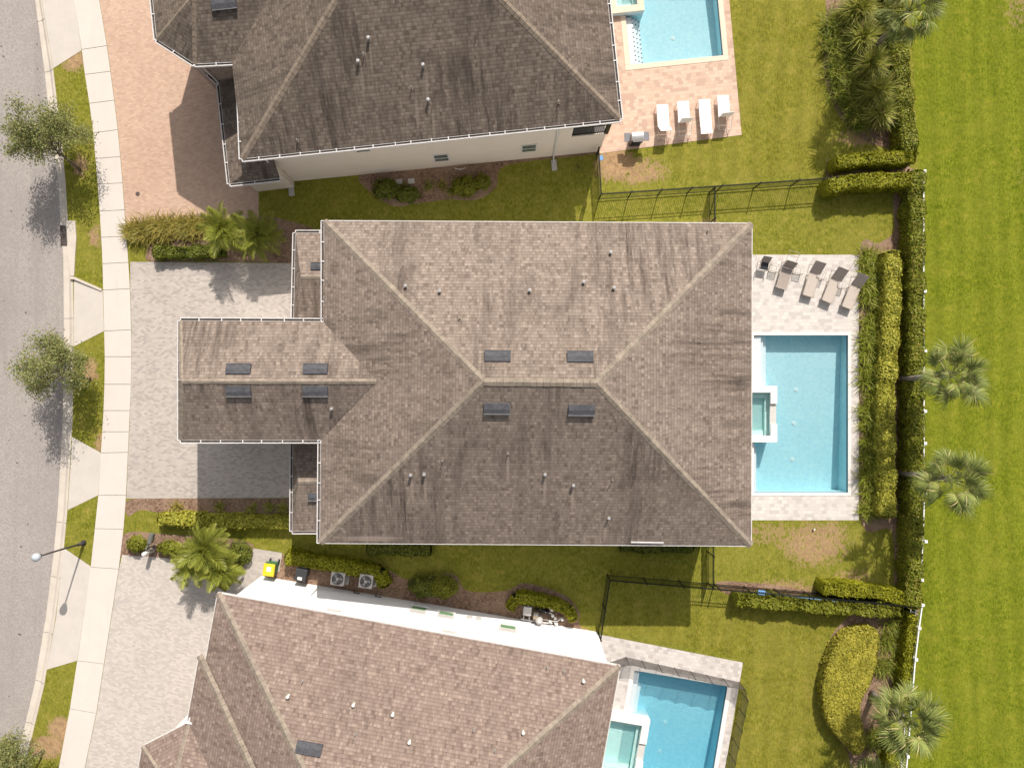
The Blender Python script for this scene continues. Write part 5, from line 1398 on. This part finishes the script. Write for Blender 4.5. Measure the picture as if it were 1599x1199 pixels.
def condenser(label, px, py, rz):
    t = thing('condenser_unit', label, 'air conditioner', W(px, py), rz, 'condenser units behind the hedge')
    mb = MB(); q = .40; h = .82
    mb.box((0, 0, h / 2 + .05), (2 * q, 2 * q, h)); mb.build('casing', M['ac_case'], t, local=True, bevel=.05)
    mb = MB(); mb.lathe((0, 0, h + .053), [(.33, 0), (.33, .012), (.31, .016)], 24); d = mb.build('fan_well', M['grill_black'], t, local=True)
    mb = MB()
    for k in range(3):
        a = k * 2.094; vs = [(.07 * math.cos(a), .07 * math.sin(a)), (.28 * math.cos(a - .25), .28 * math.sin(a - .25)), (.30 * math.cos(a + .35), .30 * math.sin(a + .35)), (.07 * math.cos(a + .9), .07 * math.sin(a + .9))]
        mb.poly([(x, y, h + .078) for x, y in vs])
    mb.build('fan_blade', M['equip_grey'], d, local=True)
    mb = MB(); mb.lathe((0, 0, h + .075), [(.085, 0), (.085, .02), (.05, .03)], 14); mb.build('fan_hub', M['ac_case'], d, local=True)
    mb = MB()
    for r in (.14, .2, .26, .32): mb.tube([(r * math.cos(a * .3142), r * math.sin(a * .3142), h + .11) for a in range(21)], .004, 4, caps=False)
    for k in range(8): a = k * .7854; mb.tube([(.07 * math.cos(a), .07 * math.sin(a), h + .11), (.34 * math.cos(a), .34 * math.sin(a), h + .11)], .004, 4)
    mb.build('fan_guard', M['ac_case'], t, local=True)
    mb = MB(); mb.box((0, 0, .03), (1.0, 1.0, .06)); mb.build('plinth', M['stone'], t, local=True)
    return t
c0 = condenser('grey condenser unit with a round fan, nearer the bins', 533, 897, R(-8))
c1 = copy_tree(c0); c1.location = W(576, 901); c1['label'] = 'grey condenser unit with a round fan at the right end of the hedge'

def pool_kit():
    t = thing('pool_heater', 'grey square pool heater standing inside the curved hedge', 'pool heater', W(823, 946.5), R(-6))
    mb = MB(); mb.box((0, 0, .42), (.5, .52, .84)); mb.build('casing', M['equip_grey'], t, local=True, bevel=.03)
    mb = MB(); mb.box((0, 0, .86), (.44, .46, .03)); mb.build('top_grille', M['ac_case'], t, local=True)
    t = thing('pool_filter', 'pale domed pool filter tank against the white wall, among white pipes', 'pool filter', W(841, 962), 0)
    mb = MB(); mb.lathe((0, 0, 0), [(.2, 0), (.22, .1), (.22, .7), (.19, .85), (.08, .93)], 18); mb.build('tank', M['ac_case'], t, local=True, smooth=True)
    mb = MB(); mb.lathe((0, 0, .9), [(.07, 0), (.07, .08), (.03, .1)], 12); mb.build('valve_cap', M['white_pipe'], t, local=True)
    t = thing('pool_pump', 'black pool pump with a strainer pot behind the filter', 'pool pump', W(847, 951), R(-20))
    mb = MB(); mb.tube([(-.25, 0, .2), (.2, 0, .2)], .11, 14); mb.build('motor', M['grill_black'], t, local=True)
    mb = MB(); mb.lathe((.3, 0, .05), [(.12, 0), (.12, .3), (.09, .34)], 14); mb.build('strainer_pot', M['bin_black'], t, local=True)
    t = thing('control_box', 'tan upright control box beside the pool filter', 'control box', W(836, 955), R(-8))
    mb = MB(); mb.box((0, 0, .4), (.28, .42, .8)); mb.build('casing', M['equip_tan'], t, local=True, bevel=.02)
    mb = MB(); mb.box((0, .1, .81), (.2, .1, .02)); mb.build('lid', M['equip_grey'], t, local=True)
    t = thing('pipe_manifold', 'white plastic pool pipes with valves inside the curved hedge', 'pipes', W(855, 960))
    mb = MB(); z = .35
    for l in ([(814, 966), (842, 971), (862, 973)], [(817, 968), (818, 962)], [(826, 969), (827, 962), (823, 961)], [(846, 966), (860, 969), (870, 970), (875, 966)], [(852, 956), (860, 957), (864, 962)], [(866, 972), (868, 978)], [(858, 950), (862, 953), (866, 951)]):
        mb.tube([W(x, y, z) for x, y in l], .032, 6)
        a = W(*l[0], z); mb.tube([up(a, .0), a], .03, 6); b = W(*l[-1], z); mb.tube([up(b, 0), b], .03, 6)
    mb.build('pipe', M['white_pipe'], t)
    for (x, y) in ((863, 961), (867, 965), (878, 967), (869, 974), (859, 970), (862, 952)):
        mb = MB(); p = W(x, y, .4); mb.lathe(p, [(.06, -.4), (.06, .0), (.09, .03), (.03, .06)], 10); mb.build('valve', M['white_pipe'], t)
pool_kit()

def mailbox():
    t = thing('mailbox', 'olive-grey mailbox on a post between two shrubs at the pale drive', 'mailbox', W(240.5, 851))
    p = W(240.5, 851)
    mb = MB(); mb.beam(p, up(p, .88), .1, .1); mb.build('post', M['mailbox'], t)
    mb = MB(); c = W(235.5, 840, 1.05); d = Vector((.25, .97, 0)).normalized(); sd = Vector((d.y, -d.x, 0)); vs = []
    prof = [(-.13, -.15), (.13, -.15), (.13, .04), (.09, .12), (0, .15), (-.09, .12), (-.13, .04)]
    for s in (-.27, .27):
        vs += [c + d * s + sd * x + Vector((0, 0, z)) for x, z in prof]
    n = len(prof); mb.add(vs, [tuple(range(n))[::-1], tuple(range(n, 2 * n))] + [(i, (i + 1) % n, n + (i + 1) % n, n + i) for i in range(n)])
    mb.build('box', M['mailbox'], t)
    mb = MB(); q = up(p, .86); mb.beam(q, up(c, .86), .08, .06); mb.build('arm', M['mailbox'], t)
    t = thing('marker_post', 'white rounded post standing at the edge of the pale drive by the mailbox', 'post', W(238, 860))
    mb = MB(); p = W(238, 859); mb.lathe(p, [(.12, 0), (.12, .92), (.105, 1.0), (.06, 1.05), (.01, 1.06)], 16); mb.build('shaft', M['white_fence'], t, smooth=True)
    mb = MB(); mb.lathe(p, [(.14, 0), (.14, .05), (.12, .06)], 16); mb.build('base', M['stone'], t)
mailbox()

def lamp_post():
    b = W(131, 847); h = 3.95; top = W(62, 868, h - .35)
    t = thing('street_lamp', 'dark street lamp with a pale oval head by the lower apron', 'street lamp', b)
    mb = MB(); P = [b, b + Vector((0, 0, .5)), b.lerp(top, .5), top]
    mb.tube(P, [.085, .06, .05, .04], 10); mb.lathe(b, [(.16, 0), (.16, .06), (.11, .12), (.09, .5)], 12); mb.build('pole', M['lamp_dark'], t, smooth=True)
    mb = MB(); mb.lathe(top, [(.05, -.1), (.12, -.02), (.15, .04)], 14); mb.build('collar', M['lamp_dark'], t)
    mb = MB(); mb.lathe(top, [(.12, .04), (.2, .16), (.23, .28), (.2, .38), (.11, .45), (.02, .48)], 18); mb.build('globe', M['lamp_glass'], t, smooth=True)
lamp_post()

def small_things():
    # storm drain with inlet hood
    t = thing('storm_drain', 'rusty storm drain grate with a concrete hood in the kerb', 'storm drain', W(103, 368))
    mb = MB(); a, b = W(98.5, 352), W(99.5, 383); d = (b - a).normalized()
    for i in range(12): p = a.lerp(b, (i + .5) / 12); mb.beam(Vector((p.x - .2, p.y, -.075)), Vector((p.x + .2, p.y, -.075)), .035, .04)
    for s in (-.2, -.07, .07, .2): mb.beam(Vector((a.x + s, a.y, -.072)), Vector((b.x + s, b.y, -.072)), .025, .04)
    mb.build('grate', M['iron'], t)
    mb = MB(); mb.box(Vector(((a.x + b.x) / 2, (a.y + b.y) / 2, -.09)), (.46, 1.2, .012)); mb.build('sump', M['dark_gap'], t)  # dark plate carries the shade below the grate
    mb = MB(); L = pts([(105, 345), (118, 345), (120, 372), (118, 400), (116.5, 431), (110.5, 431), (106, 385)])
    n = len(L); mb.add(L + [up(p, .06) for p in L], [(i, (i + 1) % n, n + (i + 1) % n, n + i) for i in range(n)] + [tuple(range(n, 2 * n))]); mb.build('hood', M['kerb'], t)
    mb = MB(); mb.beam(W(110, 434, .06), W(117, 434.5, .07), .16, .14); mb.beam(W(115, 434, .06), W(159, 453, .012), .13, .12); o = mb.build('flared_kerb', M['kerb']); o['kind'] = 'structure'
    t = MB(); p = W(215, 303, .012); t.lathe(p, [(.13, 0), (.13, .006), (.1, .008)], 16); tag(t.build('drain_cap', M['iron']), 'small round iron cap set in the terracotta drive', 'drain cap')
    # blue skimmer pole hung on the lower fence
    t = thing('skimmer_pole', 'long blue pool skimmer pole hung on the lower black fence', 'pool pole', W(1192, 922))
    mb = MB(); a, b = W(1192, 925, .85), W(1304, 939, .8); mb.tube([a, b], .028, 8); mb.build('pole', M['blue'], t)
    mb = MB(); mb.box(a - Vector((.1, 0, 0)), (.42, .26, .03), R(-7)); mb.build('net_head', M['blue'], t, bevel=.01)
    for (x, y) in ((1165, 922), (1216, 926), (1263, 931)):
        pass
    t = MB(); p = W(938.5, 247, .7); t.box(p, (.22, .26, .1), .3); t.tube([p, up(p, 0)], .015, 6)
    tag(t.build('blue_brush', M['blue']), 'small blue pool brush leaning at the top end of the upper black fence', 'brush')
    for i, (x, y, r, lab) in enumerate(((623, 284, .3, 'left'), (642, 283, .28, 'right'))):
        t = MB(); t.box(W(x, y, .03), (.38, .3, .06), r * .3); tag(t.build('stepping_stone', M['stone'], bevel=.02), f'pale square stepping stone, {lab} of the pair behind the dark bush', 'stepping stone', 'stepping stones by the bush')
    t = thing('sprinkler_head', 'small white sprinkler head on the brown lawn below the pool deck', 'sprinkler', W(1270, 826)); p = W(1270, 826)
    mb = MB(); mb.lathe(p, [(.05, 0), (.05, .1), (.03, .12)], 10); mb.build('riser', M['grill_black'], t); mb = MB(); mb.lathe(p + Vector((0, 0, .12)), [(.055, 0), (.055, .03), (.02, .05)], 10); mb.build('nozzle', M['white_pipe'], t)
    # garden hose on the mulch by the beige wall
    t = MB(); P = []
    for i in range(15): a = 3.4 + i * .2; P.append(W(718, 261, .25) + Vector((.32 * math.cos(a), .12 * math.sin(a), .04 * math.sin(a))))
    t.tube(P, .02, 6); t.tube([P[7], up(P[7], 0)], .02, 6); tag(t.build('hose_guide', M['white_pipe']), 'white curved hose guide standing by the beige wall', 'hose guide')
    # spent fittings on the white house's back corner
    t = MB(); 
    for (a, b) in (((898, 991), (907, 988)), ((907, 988), (907, 994)), ((907, 994), (911, 996))): t.tube([W(*a, .25), W(*b, .25)], .03, 6)
    p = W(907, 991, .25); t.tube([p, up(p, 0)], .03, 6); tag(t.build('hose_tap', M['stone']), 'bent grey tap pipe at the foot of the white wall near the fence', 'tap pipe')
small_things()

# ------------------------------------------------------------------ light and camera
to_sun = Vector((1.632, 6.047, 5.74)).normalized()
el = math.asin(to_sun.z); az = math.atan2(to_sun.x, to_sun.y)
w = bpy.data.worlds.new('World'); SC.world = w; w.use_nodes = True
nt = w.node_tree; bg = nt.nodes['Background']
sky = nt.nodes.new('ShaderNodeTexSky'); sky.sky_type = 'NISHITA'; sky.sun_disc = False
sky.sun_elevation = el; sky.sun_rotation = az
sky.dust_density = 3.0; sky.ozone_density = .3
hs = nt.nodes.new('ShaderNodeHueSaturation'); hs.inputs['Saturation'].default_value = .28
nt.links.new(sky.outputs[0], hs.inputs['Color']); nt.links.new(hs.outputs[0], bg.inputs[0]); bg.inputs[1].default_value = .105
ld = bpy.data.lights.new('sun', 'SUN'); ld.energy = 4.1; ld.angle = R(.53); ld.color = (1.0, .925, .84)
lo = bpy.data.objects.new('sun', ld); COL.objects.link(lo); lo.rotation_euler = to_sun.to_track_quat('Z', 'Y').to_euler(); lo.location = to_sun * 60
cd = bpy.data.cameras.new('camera'); cd.sensor_width = 36; cd.lens = 36 * FPX / 1599; cd.clip_end = 3000
co = bpy.data.objects.new('camera', cd); COL.objects.link(co); co.location = (0, 0, HC); SC.camera = co
vs = SC.view_settings; vs.view_transform = 'Standard'; vs.look = 'None'; vs.gamma = 1; vs.use_curve_mapping = False
vs.exposure = .44
SC.cycles.max_bounces = 8; SC.cycles.transparent_max_bounces = 16; SC.cycles.volume_bounces = 0
SC.cycles.use_adaptive_sampling = False; SC.cycles.use_denoising = True; SC.cycles.denoiser = 'OPENIMAGEDENOISE'; SC.cycles.denoising_input_passes = 'RGB_ALBEDO_NORMAL'; SC.cycles.denoising_prefilter = 'ACCURATE'
